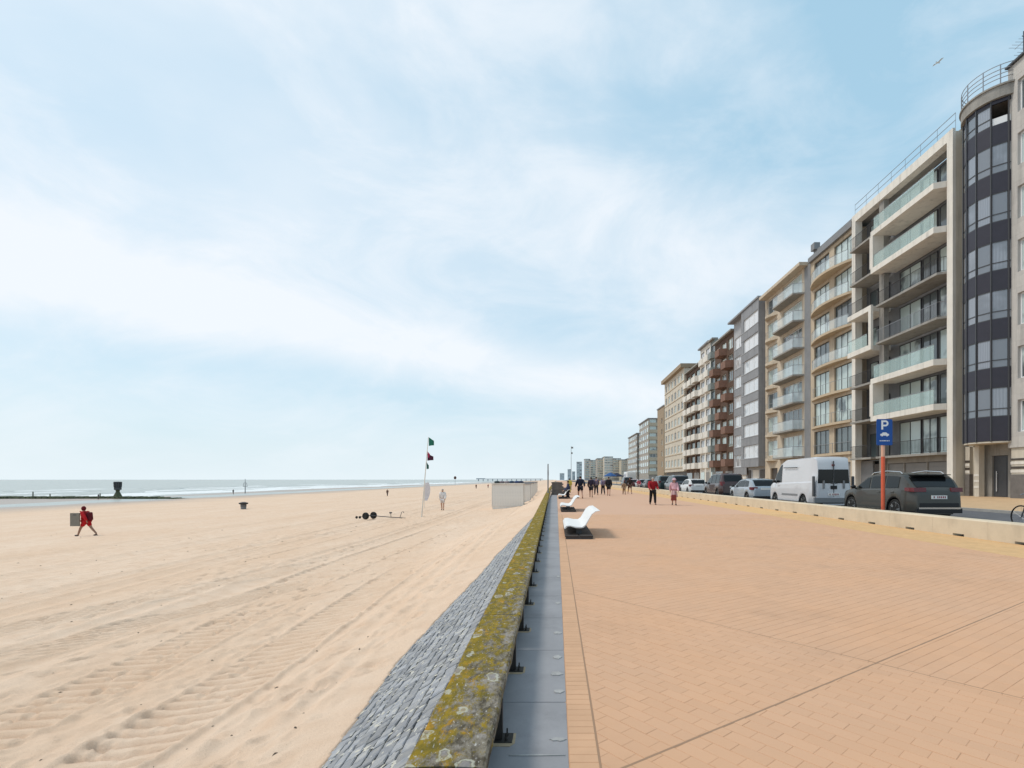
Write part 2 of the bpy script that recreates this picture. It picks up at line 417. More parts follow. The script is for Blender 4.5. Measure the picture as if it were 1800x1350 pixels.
def grow(a, d0, k, end):
    o = [a]
    while o[-1] < end: o.append(o[-1] + d0 + k * (o[-1] - a))
    return np.array(o)
xs = -np.concatenate([grow(0.5, 0.019, 0.0035, 12.0)[:-1], grow(12.0, 0.070, 0.0125, 700.0)])[::-1]
ys = np.concatenate([np.arange(-6, 1.6, 0.25), grow(1.6, 0.018, 0.0033, 20.0)[:-1], grow(20.0, 0.085, 0.012, 5000.0)])
GX, GY = np.meshgrid(xs, ys)
GZ = sand_h(GX, GY)
def footprints(seed=4):
    r = np.random.RandomState(seed); P = []
    for k in range(30):
        y = r.uniform(3, 34); x = -r.uniform(2.2, min(28, 4 + y * 1.0)); a = r.choice([0, 0, pi]) + r.normal(0, .5); a += pi / 2
        n = r.randint(8, 40)
        for i in range(n):
            a += r.normal(0, .05); x += cos(a) * .62; y += sin(a) * .62; s = (i % 2) * 2 - 1
            P.append((x - sin(a) * .09 * s, y + cos(a) * .09 * s, a, 1.0))
    for k in range(520):
        y = 2.5 + 22 * r.rand() ** 1.2; x = -1.9 - r.rand() ** 1.3 * (3 + y * 1.1); P.append((x, y, r.uniform(0, pi), r.uniform(.35, 1.0)))
    for (x, y, a, s) in P:
        if x > -1.9 or y < 2: continue
        R = .34; i0, i1 = np.searchsorted(ys, [y - R, y + R]); j0, j1 = np.searchsorted(xs, [x - R, x + R])
        if i1 - i0 < 2 or j1 - j0 < 2: continue
        dx = GX[i0:i1, j0:j1] - x; dy = GY[i0:i1, j0:j1] - y
        u = (dx * cos(a) + dy * sin(a)) / .15; v = (-dx * sin(a) + dy * cos(a)) / .065; d = np.sqrt(u * u + v * v)
        GZ[i0:i1, j0:j1] += s * (-.034 * np.exp(-(d ** 4)) + .013 * np.exp(-((d - 1.35) / .3) ** 2))
footprints()
def grid_mesh(name, X, Y, Z, m):
    r, c = X.shape
    co = np.stack([X, Y, Z], -1).reshape(-1, 3).astype(np.float32)
    i = np.arange((r - 1) * (c - 1)); rr = i // (c - 1); cc = i % (c - 1); a = rr * c + cc
    q = np.stack([a, a + 1, a + 1 + c, a + c], -1).astype(np.int32)
    me = bpy.data.meshes.new(name)
    me.vertices.add(len(co)); me.vertices.foreach_set('co', co.ravel())
    me.loops.add(q.size); me.loops.foreach_set('vertex_index', q.ravel())
    me.polygons.add(len(q)); me.polygons.foreach_set('loop_start', np.arange(0, q.size, 4, dtype=np.int32))
    me.polygons.foreach_set('use_smooth', np.ones(len(q), bool))
    me.materials.append(m); me.update(calc_edges=True)
    return me

def sand_material():
    m = bpy.data.materials.new('beach_sand'); m.use_nodes = True
    N, L = m.node_tree.nodes, m.node_tree.links; b = N['Principled BSDF']
    pos = N.new('ShaderNodeNewGeometry').outputs['Position']
    def nz(s, d=8, r=0.6, sc=None):
        v = pos
        if sc:
            mp = N.new('ShaderNodeMapping'); L.new(pos, mp.inputs[0]); mp.inputs['Scale'].default_value = sc; v = mp.outputs[0]
        n = N.new('ShaderNodeTexNoise'); L.new(v, n.inputs['Vector']); n.inputs['Scale'].default_value = s; n.inputs['Detail'].default_value = d; n.inputs['Roughness'].default_value = r
        return n.outputs[0]
    def mix(f, a, c, lo=0.35, hi=0.65):
        mr = N.new('ShaderNodeMapRange'); L.new(f, mr.inputs[0]); mr.inputs[1].default_value = lo; mr.inputs[2].default_value = hi
        x = N.new('ShaderNodeMix'); x.data_type = 'RGBA'; L.new(mr.outputs[0], x.inputs[0])
        for i, v in ((6, a), (7, c)):
            if isinstance(v, tuple): x.inputs[i].default_value = (*v, 1)
            else: L.new(v, x.inputs[i])
        return x.outputs[2]
    c = mix(nz(0.35, 6, .6, (1, .35, 1)), (0.68, 0.49, 0.352), (0.72, 0.55, 0.42))
    c = mix(nz(2.5), c, (0.60, 0.405, 0.275), 0.42, 0.95)
    c = mix(nz(160, 3), c, (0.40, 0.28, 0.19), 0.5, 0.9)
    sp = N.new('ShaderNodeSeparateXYZ'); L.new(pos, sp.inputs[0])
    wet = N.new('ShaderNodeMapRange'); L.new(sp.outputs[2], wet.inputs[0]); wet.inputs[1].default_value = -2.85; wet.inputs[2].default_value = -3.2
    x = N.new('ShaderNodeMix'); x.data_type = 'RGBA'; L.new(wet.outputs[0], x.inputs[0]); L.new(c, x.inputs[6]); x.inputs[7].default_value = (0.34, 0.27, 0.22, 1)
    L.new(x.outputs[2], b.inputs['Base Color'])
    rr = N.new('ShaderNodeMapRange'); L.new(wet.outputs[0], rr.inputs[0]); rr.inputs[3].default_value = 0.95; rr.inputs[4].default_value = 0.35
    L.new(rr.outputs[0], b.inputs['Roughness']); b.inputs['Specular IOR Level'].default_value = 0.3
    bp = N.new('ShaderNodeBump'); bp.inputs['Strength'].default_value = 0.8; bp.inputs['Distance'].default_value = 0.02
    L.new(nz(28, 8, .75), bp.inputs['Height']); L.new(bp.outputs[0], b.inputs['Normal'])
    return m
M['sand'] = sand_material()
struct(put('sand_beach', grid_mesh('sand_beach', GX, GY, GZ, M['sand'])))

def sea_material():
    m = bpy.data.materials.new('sea_water'); m.use_nodes = True
    N, L = m.node_tree.nodes, m.node_tree.links; b = N['Principled BSDF']
    pos = N.new('ShaderNodeNewGeometry').outputs['Position']
    mp = N.new('ShaderNodeMapping'); L.new(pos, mp.inputs[0]); mp.inputs['Scale'].default_value = (1, 0.3, 1)
    n = N.new('ShaderNodeTexNoise'); L.new(mp.outputs[0], n.inputs['Vector']); n.inputs['Scale'].default_value = 0.12; n.inputs['Detail'].default_value = 9; n.inputs['Roughness'].default_value = 0.65
    x = N.new('ShaderNodeMix'); x.data_type = 'RGBA'; L.new(n.outputs[0], x.inputs[0]); x.inputs[6].default_value = (0.34, 0.37, 0.355, 1); x.inputs[7].default_value = (0.47, 0.49, 0.46, 1)
    L.new(x.outputs[2], b.inputs['Base Color']); b.inputs['Roughness'].default_value = 0.35; b.inputs['IOR'].default_value = 1.33
    n2 = N.new('ShaderNodeTexNoise'); L.new(mp.outputs[0], n2.inputs['Vector']); n2.inputs['Scale'].default_value = 0.5; n2.inputs['Detail'].default_value = 8
    bp = N.new('ShaderNodeBump'); bp.inputs['Strength'].default_value = 1.0; bp.inputs['Distance'].default_value = 0.9
    L.new(n2.outputs[0], bp.inputs['Height']); L.new(bp.outputs[0], b.inputs['Normal'])
    return m
M['sea'] = sea_material()
SEA = -3.3
mb = MB(); mb.box(-25000, -60, -2000, 40000, SEA - 0.5, SEA)
struct(mb.build('sea', M['sea']))
# breaking waves: raised, broken ribbons of foam running along the shore
M['foam'] = mat('sea_foam', (0.80, 0.82, 0.82), 0.8, noise=(0.8, 0.25), world_co=True)
def foam(off, w, y0, y1, seed, dens=0.0):
    mbf = MB(); r = random.Random(seed)
    y = y0; prev = None
    while y < y1:
        e = float(np.interp(y, [120, 160, 260, 650, 1500, 4000], [104, 116, 128, 126, 150, 260]))
        if y < 128: e = 142 + (128 - y) * 0.1
        c = -(e + off) + 6 * sin(y * 0.021 + seed) + 2.5 * sin(y * 0.09 + seed * 2)
        ww = w * max(0.0, 0.55 + 0.7 * sin(y * 0.05 + seed * 3) + 0.4 * r.uniform(-1, 1) + dens)
        a = [(c - ww, y, SEA + 0.012), (c - ww * 0.35, y, SEA + 0.05 + 0.25 * min(ww, 1) * (0.6 + 0.4 * r.random())), (c + ww * 0.6 + r.uniform(-.4, .4), y, SEA + 0.012)]
        if prev:
            mbf.add(prev + a, [(0, 1, 4, 3), (1, 2, 5, 4)])
        prev = a; y += 1.2 + (y - y0) * 0.01
    o = mbf.build('sea_foam', M['foam'], smooth=True); o['kind'] = 'stuff'; o['label'] = 'white foam of a wave breaking along the shore'
for i, (o_, w_, d_) in enumerate(((3, 4.0, .9), (9, 4.2, .8), (17, 4.5, .9), (27, 3.6, .4), (40, 2.4, 0), (62, 1.8, -.3), (95, 1.8, -.4))):
    foam(o_, w_, 60, 900, i + 1, d_)
# ---------------------------------------------------------------- promenade
prom = MB()
prom.box(0.06, 10.72, -4, 22, -0.5, -0.0018)                       # bed under the bricks
prom = struct(prom.build('promenade', M['mortar']))

def far_brick_material():
    m = bpy.data.materials.new('far_clay_paving'); m.use_nodes = True
    N, L = m.node_tree.nodes, m.node_tree.links; b = N['Principled BSDF']
    pos = N.new('ShaderNodeNewGeometry').outputs['Position']
    n = N.new('ShaderNodeTexNoise'); L.new(pos, n.inputs['Vector']); n.inputs['Scale'].default_value = 1.1; n.inputs['Detail'].default_value = 8
    x = N.new('ShaderNodeMix'); x.data_type = 'RGBA'; L.new(n.outputs[0], x.inputs[0]); x.inputs[6].default_value = (0.575, 0.345, 0.222, 1); x.inputs[7].default_value = (0.56, 0.35, 0.24, 1)
    sp = N.new('ShaderNodeSeparateXYZ'); L.new(pos, sp.inputs[0])
    mr = N.new('ShaderNodeMapRange'); L.new(sp.outputs[0], mr.inputs[0]); mr.inputs[1].default_value = 8.85; mr.inputs[2].default_value = 8.95
    y = N.new('ShaderNodeMix'); y.data_type = 'RGBA'; L.new(mr.outputs[0], y.inputs[0]); L.new(x.outputs[2], y.inputs[6]); y.inputs[7].default_value = (0.62, 0.39, 0.18, 1)
    L.new(y.outputs[2], b.inputs['Base Color']); b.inputs['Roughness'].default_value = 0.85
    return m
M['farbrick'] = far_brick_material()
mb = MB(); mb.box(-0.2, 10.72, 22, 900, -0.5, 0.0)
struct(mb.build('promenade_far', M['farbrick'])).name = 'promenade_paving'

# clipping helpers for laid bricks
def clip(poly, n, d):         # keep points with n.p <= d
    o = []
    for i in range(len(poly)):
        a, b = poly[i], poly[(i + 1) % len(poly)]
        da = n[0] * a[0] + n[1] * a[1] - d; db = n[0] * b[0] + n[1] * b[1] - d
        if da <= 0: o.append(a)
        if (da < 0 < db) or (db < 0 < da):
            t = da / (da - db); o.append((a[0] + (b[0] - a[0]) * t, a[1] + (b[1] - a[1]) * t))
    return o
def area(p): return 0.5 * abs(sum(p[i][0] * p[(i + 1) % len(p)][1] - p[(i + 1) % len(p)][0] * p[i][1] for i in range(len(p))))
def lay(angle, bl, bw, gap, planes, xr, yr, off=0.5, gv=None, ush=0.0):
    """running-bond bricks at an angle, clipped by half planes; returns polygons"""
    ca, sa = cos(angle), sin(angle); res = []; gv = gap if gv is None else gv
    cx, cy = (xr[0] + xr[1]) / 2, (yr[0] + yr[1]) / 2; R = math.hypot(xr[1] - xr[0], yr[1] - yr[0]) / 2 + bl
    nj = int(R / bw) + 1; ni = int(R / bl) + 1
    for j in range(-nj, nj + 1):
        for i in range(-ni, ni + 1):
            u0 = i * bl + (j % 2) * off * bl + ush; v0 = j * bw
            pc = (cx + (u0 + bl / 2) * ca - (v0 + bw / 2) * sa, cy + (u0 + bl / 2) * sa + (v0 + bw / 2) * ca)
            if not (xr[0] - bl < pc[0] < xr[1] + bl and yr[0] - bl < pc[1] < yr[1] + bl): continue
            p = [(cx + u * ca - v * sa, cy + u * sa + v * ca) for u, v in ((u0 + gap, v0 + gv), (u0 + bl - gap, v0 + gv), (u0 + bl - gap, v0 + bw - gv), (u0 + gap, v0 + bw - gv))]
            for n, d in planes:
                p = clip(p, n, d)
                if len(p) < 3: break
            if len(p) >= 3 and area(p) > 0.0004: res.append(p)
    return res
def brick_mb(mbx, p, z0, z1, b=0.0012, tilt=None):
    n = len(p); c = (sum(q[0] for q in p) / n, sum(q[1] for q in p) / n)
    r = max(0.02, math.sqrt(area(p))); k = 1 - 2 * b / r
    dz = random.uniform(-0.0008, 0.0008)
    top = [(c[0] + (q[0] - c[0]) * k, c[1] + (q[1] - c[1]) * k) for q in p]
    v = [(x, y, z0) for x, y in p] + [(x, y, z1 - b + dz) for x, y in p] + [(x, y, z1 + dz) for x, y in top]
    f = [tuple(range(2 * n, 3 * n))]
    for i in range(n):
        j = (i + 1) % n; f += [(i, j, n + j, n + i), (n + i, n + j, 2 * n + j, 2 * n + i)]
    mbx.add(v, f)
    return len(f)
def set_tint(me, vals):
    a = me.attributes.new('tint', 'FLOAT', 'FACE'); a.data.foreach_set('value', vals)
def lay_build(polys, name, material, parent, z0, z1, nsingle, b=0.0018, stuff_name=None):
    def vis(p):
        c = (sum(q[0] for q in p) / len(p), sum(q[1] for q in p) / len(p))
        u = 978 + c[0] / max(c[1], .1) * F; v = 843 + HC / max(c[1], .1) * F
        return (0 if (u < 1800 and u > 0 and v < 1350) else 50) + c[1] + abs(c[0]) * 0.3
    polys = sorted(polys, key=vis)
    for p in polys[:nsingle]:
        m = MB(); k = brick_mb(m, p, z0, z1, b); me = m.mesh(name, material); set_tint(me, [random.random()] * k)
        put(name, me, parent)
    m = MB(); t = []
    for p in polys[nsingle:]:
        k = brick_mb(m, p, z0, z1, b); t += [random.random()] * k
    if m.f:
        me = m.mesh(stuff_name or name + '_paving', material); set_tint(me, t)
        o = put(stuff_name or name + '_paving', me, parent); o['kind'] = 'stuff'
J = (2.62, 4.19); d1 = Vector((2.373, -2.77)).normalized(); d2 = Vector((3.01, 2.02)).normalized()
def side(d, s, g=0.007):      # half plane on side s of the line through J along d
    n = (-d.y * s, d.x * s); return (n, n[0] * J[0] + n[1] * J[1] - g)
box_p = [((-1, 0), -0.238), ((1, 0), 8.9), ((0, -1), 0.5), ((0, 1), 22.0)]
a1, a2 = math.atan2(d1.y, d1.x), math.atan2(d2.y, d2.x)
PANEL = {(1, 1): True, (1, -1): True, (-1, 1): False, (-1, -1): False}
polys = []
for s1 in (1, -1):
    for s2 in (1, -1):
        # s1: side of the down-right joint, s2: side of the up-right joint
        ang = a1 if PANEL[(s1, s2)] else a2
        polys += lay(ang, 0.21, 0.105, 0.0010, box_p + [side(d1, s1), side(d2, s2)], (0.2, 8.9), (-0.5, 22), gv=0.0020 if PANEL[(s1, s2)] else 0.0013)
q = MB()
for d in (d1, d2):
    n_ = Vector((-d.y, d.x)) * .007; ts = [s for s in np.arange(-30, 30, .1) if .24 < J[0] + d.x * s < 8.89 and .5 < J[1] + d.y * s < 21.9]; a, b = min(ts), max(ts)
    zz = -.0012 if d is d1 else -.0008
    q.quad((J[0] + d.x * a - n_.x, J[1] + d.y * a - n_.y, zz), (J[0] + d.x * b - n_.x, J[1] + d.y * b - n_.y, zz), (J[0] + d.x * b + n_.x, J[1] + d.y * b + n_.y, zz), (J[0] + d.x * a + n_.x, J[1] + d.y * a + n_.y, zz))
q.quad((.226, .5, -.0010), (.238, .5, -.0010), (.238, 22, -.0010), (.226, 22, -.0010)); q.build('expansion_joint', M['dark_gap'], prom)
lay_build(polys, 'brick', M['brick'], prom, -0.02, 0.0, 300, stuff_name='brick_field')
lay_build(lay(0, 0.16, 0.078, 0.002, [((-1, 0), -0.072), ((1, 0), 0.226), ((0, -1), 0.5), ((0, 1), 22.0)], (0.07, 0.23), (-0.5, 22), 0.0, ush=-0.08), 'border_brick', M['bbrick'], prom, -0.02, 0.0, 110, stuff_name='border_brick_row')
lay_build(lay(radians(90), 0.22, 0.11, 0.0022, [((-1, 0), -8.912), ((1, 0), 10.7), ((0, -1), 0.5), ((0, 1), 22.0)], (8.9, 10.7), (-0.5, 22)), 'yellow_brick', M['gbrick'], prom, -0.02, 0.0, 60, stuff_name='yellow_brick_band')

# blue stone strip along the sea wall
strip = MB(); strip.box(-0.66, 0.058, -4, 22, -0.5, -0.012)
strip.add([(-1.1, 22, -.5), (0.058, 22, -.5), (0.058, 900, -.5), (-1.1, 900, -.5), (-1.1, 22, -.012), (0.058, 22, -.012), (0.058, 900, -.012), (-1.1, 900, -.012)], [(4, 5, 6, 7), (0, 1, 5, 4), (3, 0, 4, 7)])
strip = struct(strip.build('stone_strip', M['rev_mortar']))
y = -0.75; i = 0
while y < 60:
    L_ = 1.05 if y < 40 else 2.1
    x0 = -0.40 + wall_shift(y) * 1.0; x1 = 0.068
    m = MB(); m.bbox(x0, x1 - (0.0 if y < 21 else -0.0), 0.004, L_ - 0.004, -0.02, random.uniform(-0.001, 0.0012), 0.004)
    if y < 22: m.build('stone_slab', M['bluestone'], strip, (0, y, 0.0))
    else: m.build('stone_slab', M['bluestone'], strip, (0, y, 0.006))
    y += L_
mb = MB(); mb.box(-0.85, 0.068, 60.2, 400, -0.02, 0.004); mb.build('stone_paving', M['bluestone'], strip)

M['smear'] = mat('dry_lime_smear', (0.40, 0.395, 0.39), .9, noise=(20, .3), world_co=True)
for (yy, x0, x1, w) in ((2.95, -.04, .06, .02), (3.62, -.02, .058, .035), (3.95, -.05, .058, .04), (4.32, -.03, .05, .05), (5.0, -.03, .058, .05), (6.2, -.02, .058, .06), (7.9, .0, .058, .08), (2.78, -.3, .05, .006)):
    rr = random.Random(int(yy * 100)); q = MB(); n = 14; pts = []
    for k in range(n): t = 2 * pi * k / n; e = rr.uniform(.65, 1.1); pts.append(((x0 + x1) / 2 + (x1 - x0) / 2 * cos(t) * min(e, 1), yy + w * sin(t) * e))
    q.prism(pts, -.001, .0055); q.build('lime_smear', M['smear'], strip)
# sea wall: body, lichen covered coping slabs on steel brackets, stone revetment
def moss_material():
    m = bpy.data.materials.new('lichen_on_concrete'); m.use_nodes = True
    N, L = m.node_tree.nodes, m.node_tree.links; b = N['Principled BSDF']
    pos = N.new('ShaderNodeNewGeometry').outputs['Position']
    mp = N.new('ShaderNodeMapping'); L.new(pos, mp.inputs[0]); mp.inputs['Scale'].default_value = (1.0, 0.55, 1)
    sp = N.new('ShaderNodeSeparateXYZ'); L.new(pos, sp.inputs[0])
    def nz(s, d=8, r=0.65, dist=0.0, w=0):
        n = N.new('ShaderNodeTexNoise'); n.noise_dimensions = '4D'; n.inputs['W'].default_value = w; L.new(mp.outputs[0], n.inputs['Vector']); n.inputs['Scale'].default_value = s; n.inputs['Detail'].default_value = d; n.inputs['Roughness'].default_value = r; n.inputs['Distortion'].default_value = dist
        return n.outputs[0]
    def ramp(v, lo, hi):
        mr = N.new('ShaderNodeMapRange'); mr.interpolation_type = 'SMOOTHSTEP'; L.new(v, mr.inputs[0]); mr.inputs[1].default_value = lo; mr.inputs[2].default_value = hi; return mr.outputs[0]
    def mix(f, a, c):
        x = N.new('ShaderNodeMix'); x.data_type = 'RGBA'; L.new(f, x.inputs[0])
        for i, v in ((6, a), (7, c)):
            if isinstance(v, tuple): x.inputs[i].default_value = (*v, 1)
            else: L.new(v, x.inputs[i])
        return x.outputs[2]
    def mth(op, a, c):
        x = N.new('ShaderNodeMath'); x.operation = op; x.use_clamp = True
        for i, v in ((0, a), (1, c)):
            if isinstance(v, (int, float)): x.inputs[i].default_value = v
            else: L.new(v, x.inputs[i])
        return x.outputs[0]
    base = mix(ramp(nz(26, 8, .7), .38, .62), (0.23, 0.20, 0.155), (0.075, 0.062, 0.045))
    base = mix(ramp(nz(7, 8, .7, 0, 4), .50, .62), base, (0.28, 0.25, 0.225))
    # yellow lichen: heavy towards the sea side, thinning to the walking side; stronger further along
    edge = N.new('ShaderNodeMapRange'); L.new(sp.outputs[0], edge.inputs[0]); edge.inputs[1].default_value = -0.22; edge.inputs[2].default_value = -0.60; edge.inputs[3].default_value = -0.07; edge.inputs[4].default_value = 0.07
    f = N.new('ShaderNodeMath'); f.operation = 'ADD'; L.new(nz(13, 10, .8, .2, 1), f.inputs[0]); L.new(edge.outputs[0], f.inputs[1])
    f2 = N.new('ShaderNodeMath'); f2.operation = 'ADD'; L.new(f.outputs[0], f2.inputs[0])
    fy = N.new('ShaderNodeMapRange'); L.new(sp.outputs[1], fy.inputs[0]); fy.inputs[1].default_value = 2; fy.inputs[2].default_value = 14; fy.inputs[3].default_value = 0.0; fy.inputs[4].default_value = 0.13; L.new(fy.outputs[0], f2.inputs[1])
    lich = ramp(f2.outputs[0], 0.485, 0.575)
    yel = mix(ramp(nz(17, 8, .7, 0, 7), .35, .65), (0.29, 0.195, 0.018), (0.12, 0.098, 0.022))
    yel = mix(ramp(nz(5, 8, .7, 0, 9), .56, .66), yel, (0.42, 0.22, 0.025))
    c = mix(lich, base, yel)
    # pale ring-shaped lichens
    vo = N.new('ShaderNodeTexVoronoi'); vo.inputs['Scale'].default_value = 9
    wob = N.new('ShaderNodeVectorMath'); wob.operation = 'MULTIPLY_ADD'; nn = N.new('ShaderNodeTexNoise'); nn.inputs['Scale'].default_value = 14; L.new(pos, nn.inputs['Vector']); L.new(nn.outputs['Color'], wob.inputs[0]); wob.inputs[1].default_value = (.07, .07, .07); L.new(mp.outputs[0], wob.inputs[2])
    L.new(wob.outputs[0], vo.inputs['Vector'])
    ring = mth('MULTIPLY', ramp(vo.outputs['Distance'], .24, .28), ramp(vo.outputs['Distance'], .37, .33))
    disc = ramp(vo.outputs['Distance'], .28, .20)
    sp2 = N.new('ShaderNodeSeparateColor'); L.new(vo.outputs['Color'], sp2.inputs[0])
    pick = ramp(sp2.outputs[0], .68, .72)
    ringm = mth('MULTIPLY', mth('MULTIPLY', ring, pick), ramp(nz(40, 5, .7, 0, 3), .3, .5))
    c = mix(mth('MULTIPLY', mth('MULTIPLY', disc, pick), 0.6), c, (0.30, 0.28, 0.29))
    c = mix(mth('MULTIPLY', ringm, 0.75), c, (0.46, 0.45, 0.37))
    c = mix(ramp(nz(75, 4, .6, 0, 6), .60, .70), c, (0.45, 0.43, 0.40))
    L.new(c, b.inputs['Base Color']); b.inputs['Roughness'].default_value = 0.95; b.inputs['Specular IOR Level'].default_value = 0.15
    bp = N.new('ShaderNodeBump'); bp.inputs['Strength'].default_value = 0.8; bp.inputs['Distance'].default_value = 0.01
    L.new(nz(50, 8, .75), bp.inputs['Height']); L.new(bp.outputs[0], b.inputs['Normal'])
    return m
M['moss'] = moss_material()

wall = thing('sea_wall', 'low sea wall of mossy yellow coping slabs on steel brackets, running the length of the beach', 'sea wall', (-0.5, 0, 0))
def wx(x, y): return x + float(wall_shift(y)) + 0.5
mb = MB()
seg = [-2, 3, 8, 14, 20, 30, 45, 60, 120, 400]
for a, b in zip(seg[:-1], seg[1:]):
    mb.add([(wx(-.66, a), a, -1.2), (wx(-.41, a), a, -1.2), (wx(-.41, b), b, -1.2), (wx(-.66, b), b, -1.2), (wx(-.60, a), a, .205), (wx(-.41, a), a, .205), (wx(-.41, b), b, .205), (wx(-.60, b), b, .205)],
           [(4, 5, 6, 7), (1, 2, 6, 5), (3, 0, 4, 7)])
mb.build('wall_body', M['concrete'], wall)
y = -0.3; k = 0
while y < 110:
    L_ = 2.42 if y < 50 else 4.8
    m = MB(); x0a, x1a = wx(-.625, y), wx(-.285, y); x0b, x1b = wx(-.625, y + L_), wx(-.285, y + L_); g = 0.012; b = .012
    # slightly uneven slab with worn edges
    n = 12; r = random.Random(k); vs = []; fs = []
    for i in range(n + 1):
        t = i / n; yy = g + (L_ - 2 * g) * t; xa = x0a + (x0b - x0a) * t + r.uniform(-.005, .005); xb = x1a + (x1b - x1a) * t + r.uniform(-.005, .005)
        zt = 0.300 + r.uniform(-.002, .002)
        vs += [(xa, yy, .215), (xa, yy, zt - b - .006), (xa + b, yy, zt), ((xa + xb) / 2, yy, zt + .006), (xb - b, yy, zt), (xb, yy, zt - b), (xb, yy, .238)]
    for i in range(n):
        for j in range(7): fs.append((i * 7 + j, i * 7 + (j + 1) % 7, (i + 1) * 7 + (j + 1) % 7, (i + 1) * 7 + j))
    fs += [tuple(range(6, -1, -1)), tuple(n * 7 + j for j in range(7))]
    m.add(vs, fs); m.build('coping_slab', M['moss'], wall, (0, y, 0))
    y += L_; k += 1
mb = MB(); mb.box(wx(-.625, 60), wx(-.285, 60), 110, 400, .21, .30); mb.build('coping_far', M['moss'], wall).name = 'coping'
mb = MB()
post = MB(); post.box(-.016, .026, -.024, .024, .008, .224); post.box(-.095, -.022, -.01, .01, .008, .224)
post.box(-.095, .022, -.05, .05, .196, .228)
post_me = post.mesh('bracket', M['steel'])
foot = MB(); foot.bbox(-.10, .085, -.055, .055, .0, .010, .003)
foot_me = foot.mesh('foot_plate', M['steel'])
pad = MB(); pad.prism([(-.11, -.085), (.075, -.085), (.10, -.05), (.10, .06), (-.11, .06)], -.002, .0045)
M['pad'] = mat('sealing_mortar', (0.50, 0.38, 0.25), 0.9, noise=(20, .3)); pad_me = pad.mesh('mortar_pad', M['pad'])
bolt = MB(); bolt.lathe([(.009, .010), (.009, .022), (.005, .024), (.005, .05)], 8); bolt_me = bolt.mesh('bolt', M['steel'])
for i in range(48):
    y = 2.96 + (i - 1) * 1.07
    x = -0.315 + float(wall_shift(y)) + 0.5
    b = put('bracket', post_me, wall, (x, y, 0))
    if i < 20: put('foot_plate', foot_me, b); put('mortar_pad', pad_me, b)
    if i < 9:
        put('bolt', bolt_me, b, (.05, .025, 0)); put('bolt', bolt_me, b, (.05, -.03, 0))

# revetment of laid blue stones, slope 30 degrees from the wall down into the sand
rev = MB()
def rv(t, y, dz=0.0): return (-0.60 - t + float(wall_shift(y)), y, 0.19 - 0.60 * t + dz)
ysr = list(np.arange(-2, 40, 1.0))
vs = []; fs = []
for y in ysr: vs += [rv(0, y, -.008), rv(2.2, y, -.008)]
for i in range(len(ysr) - 1): fs.append((2 * i, 2 * i + 1, 2 * i + 3, 2 * i + 2))
rev.add(vs, fs)
rev = struct(rev.build('stone_slope', M['rev_mortar']))
M['revstone'] = mat('blue_grey_stone', (0.235, 0.25, 0.29), 0.85, noise=(16, 0.4), col2=(0.38, 0.37, 0.355), attr=('tint', 0.28), bump=(35, 0.7, 0.015), world_co=True)
r = random.Random(5)
M['sandpatch'] = mat('dried_mortar_and_lichen', (0.56, 0.52, 0.42), 0.95, noise=(30, .35), col2=(0.42, 0.42, .42), bump=(60, .6, .01), world_co=True)
stones = []
t = 0.0; row = 0
while t < 1.2:
    tw = r.choice((.075, .09, .10, .12)); y = 1.6 + r.uniform(0, .1)
    while y < 21:
        L_ = r.uniform(.075, .15)
        stones.append((t + .004, t + tw - .006, y + .005, y + L_ - .006)); y += L_
    t += tw
def stone(m, s):
    t0, t1, y0, y1 = s; h = r.uniform(.002, .011); j = lambda a: r.uniform(-a, a)
    cy, ct = (y0 + y1) / 2, (t0 + t1) / 2
    skew = r.uniform(-.012, .012)
    base = [(t0 + j(.006), y0 + j(.007) + skew), (t1 + j(.006), y0 + j(.007)), (t1 + j(.006), y1 + j(.007)), (t0 + j(.006), y1 + j(.007) + skew)]
    vs = [rv(a, b, -.025) for a, b in base] + [rv(a, b, h * .5 - .003) for a, b in base] + [rv(ct + (a - ct) * .84, cy + (b - cy) * .84, h + j(.004)) for a, b in base]
    f = [(8, 11, 10, 9)]
    for i in range(4):
        k = (i + 1) % 4; f += [(i, 4 + i, 4 + k, k), (4 + i, 8 + i, 8 + k, 4 + k)]
    m.add(vs, f); return len(f)
vis_st = [s for s in stones if s[2] > 2.0 and s[0] < 1.1]; vis_st.sort(key=lambda s: s[2])
single = set(map(id, vis_st[:290]))
ms = MB(); tn = []
for s in stones:
    if id(s) in single:
        m = MB(); k = stone(m, s); me = m.mesh('stone', M['revstone']); set_tint(me, [r.random()] * k); put('stone', me, rev)
    else: k = stone(ms, s); tn += [r.random()] * k
me = ms.mesh('stone_facing', M['revstone']); set_tint(me, tn); o = put('stone_facing', me, rev); o['kind'] = 'stuff'
# broken smears of mortar and blown sand lying in the joints
mp_ = MB()
for i in range(2600):
    y = 1.9 + 16 * r.random() ** 1.3; t = r.uniform(.02, 1.15); L_ = r.uniform(.015, .06) * r.choice((1, 1, 1.6)); w = r.uniform(.005, .018); a = r.gauss(0.0, .35) + (pi / 2 if r.random() < .25 else 0)
    n = 9; ring = []
    for k in range(n):
        q = 2 * pi * k / n; rr = r.uniform(.6, 1.15); u = L_ / 2 * cos(q) * rr; v = w * sin(q) * rr
        ring.append((t + u * sin(a) + v * cos(a), y + u * cos(a) - v * sin(a)))
    vs = [rv(p[0], p[1], .004) for p in ring] + [rv(t, y, .009)]
    mp_.add(vs, [(k, n, (k + 1) % n) for k in range(n)])
o = mp_.build('mortar_smears', M['sandpatch'], rev, smooth=True); o['kind'] = 'stuff'

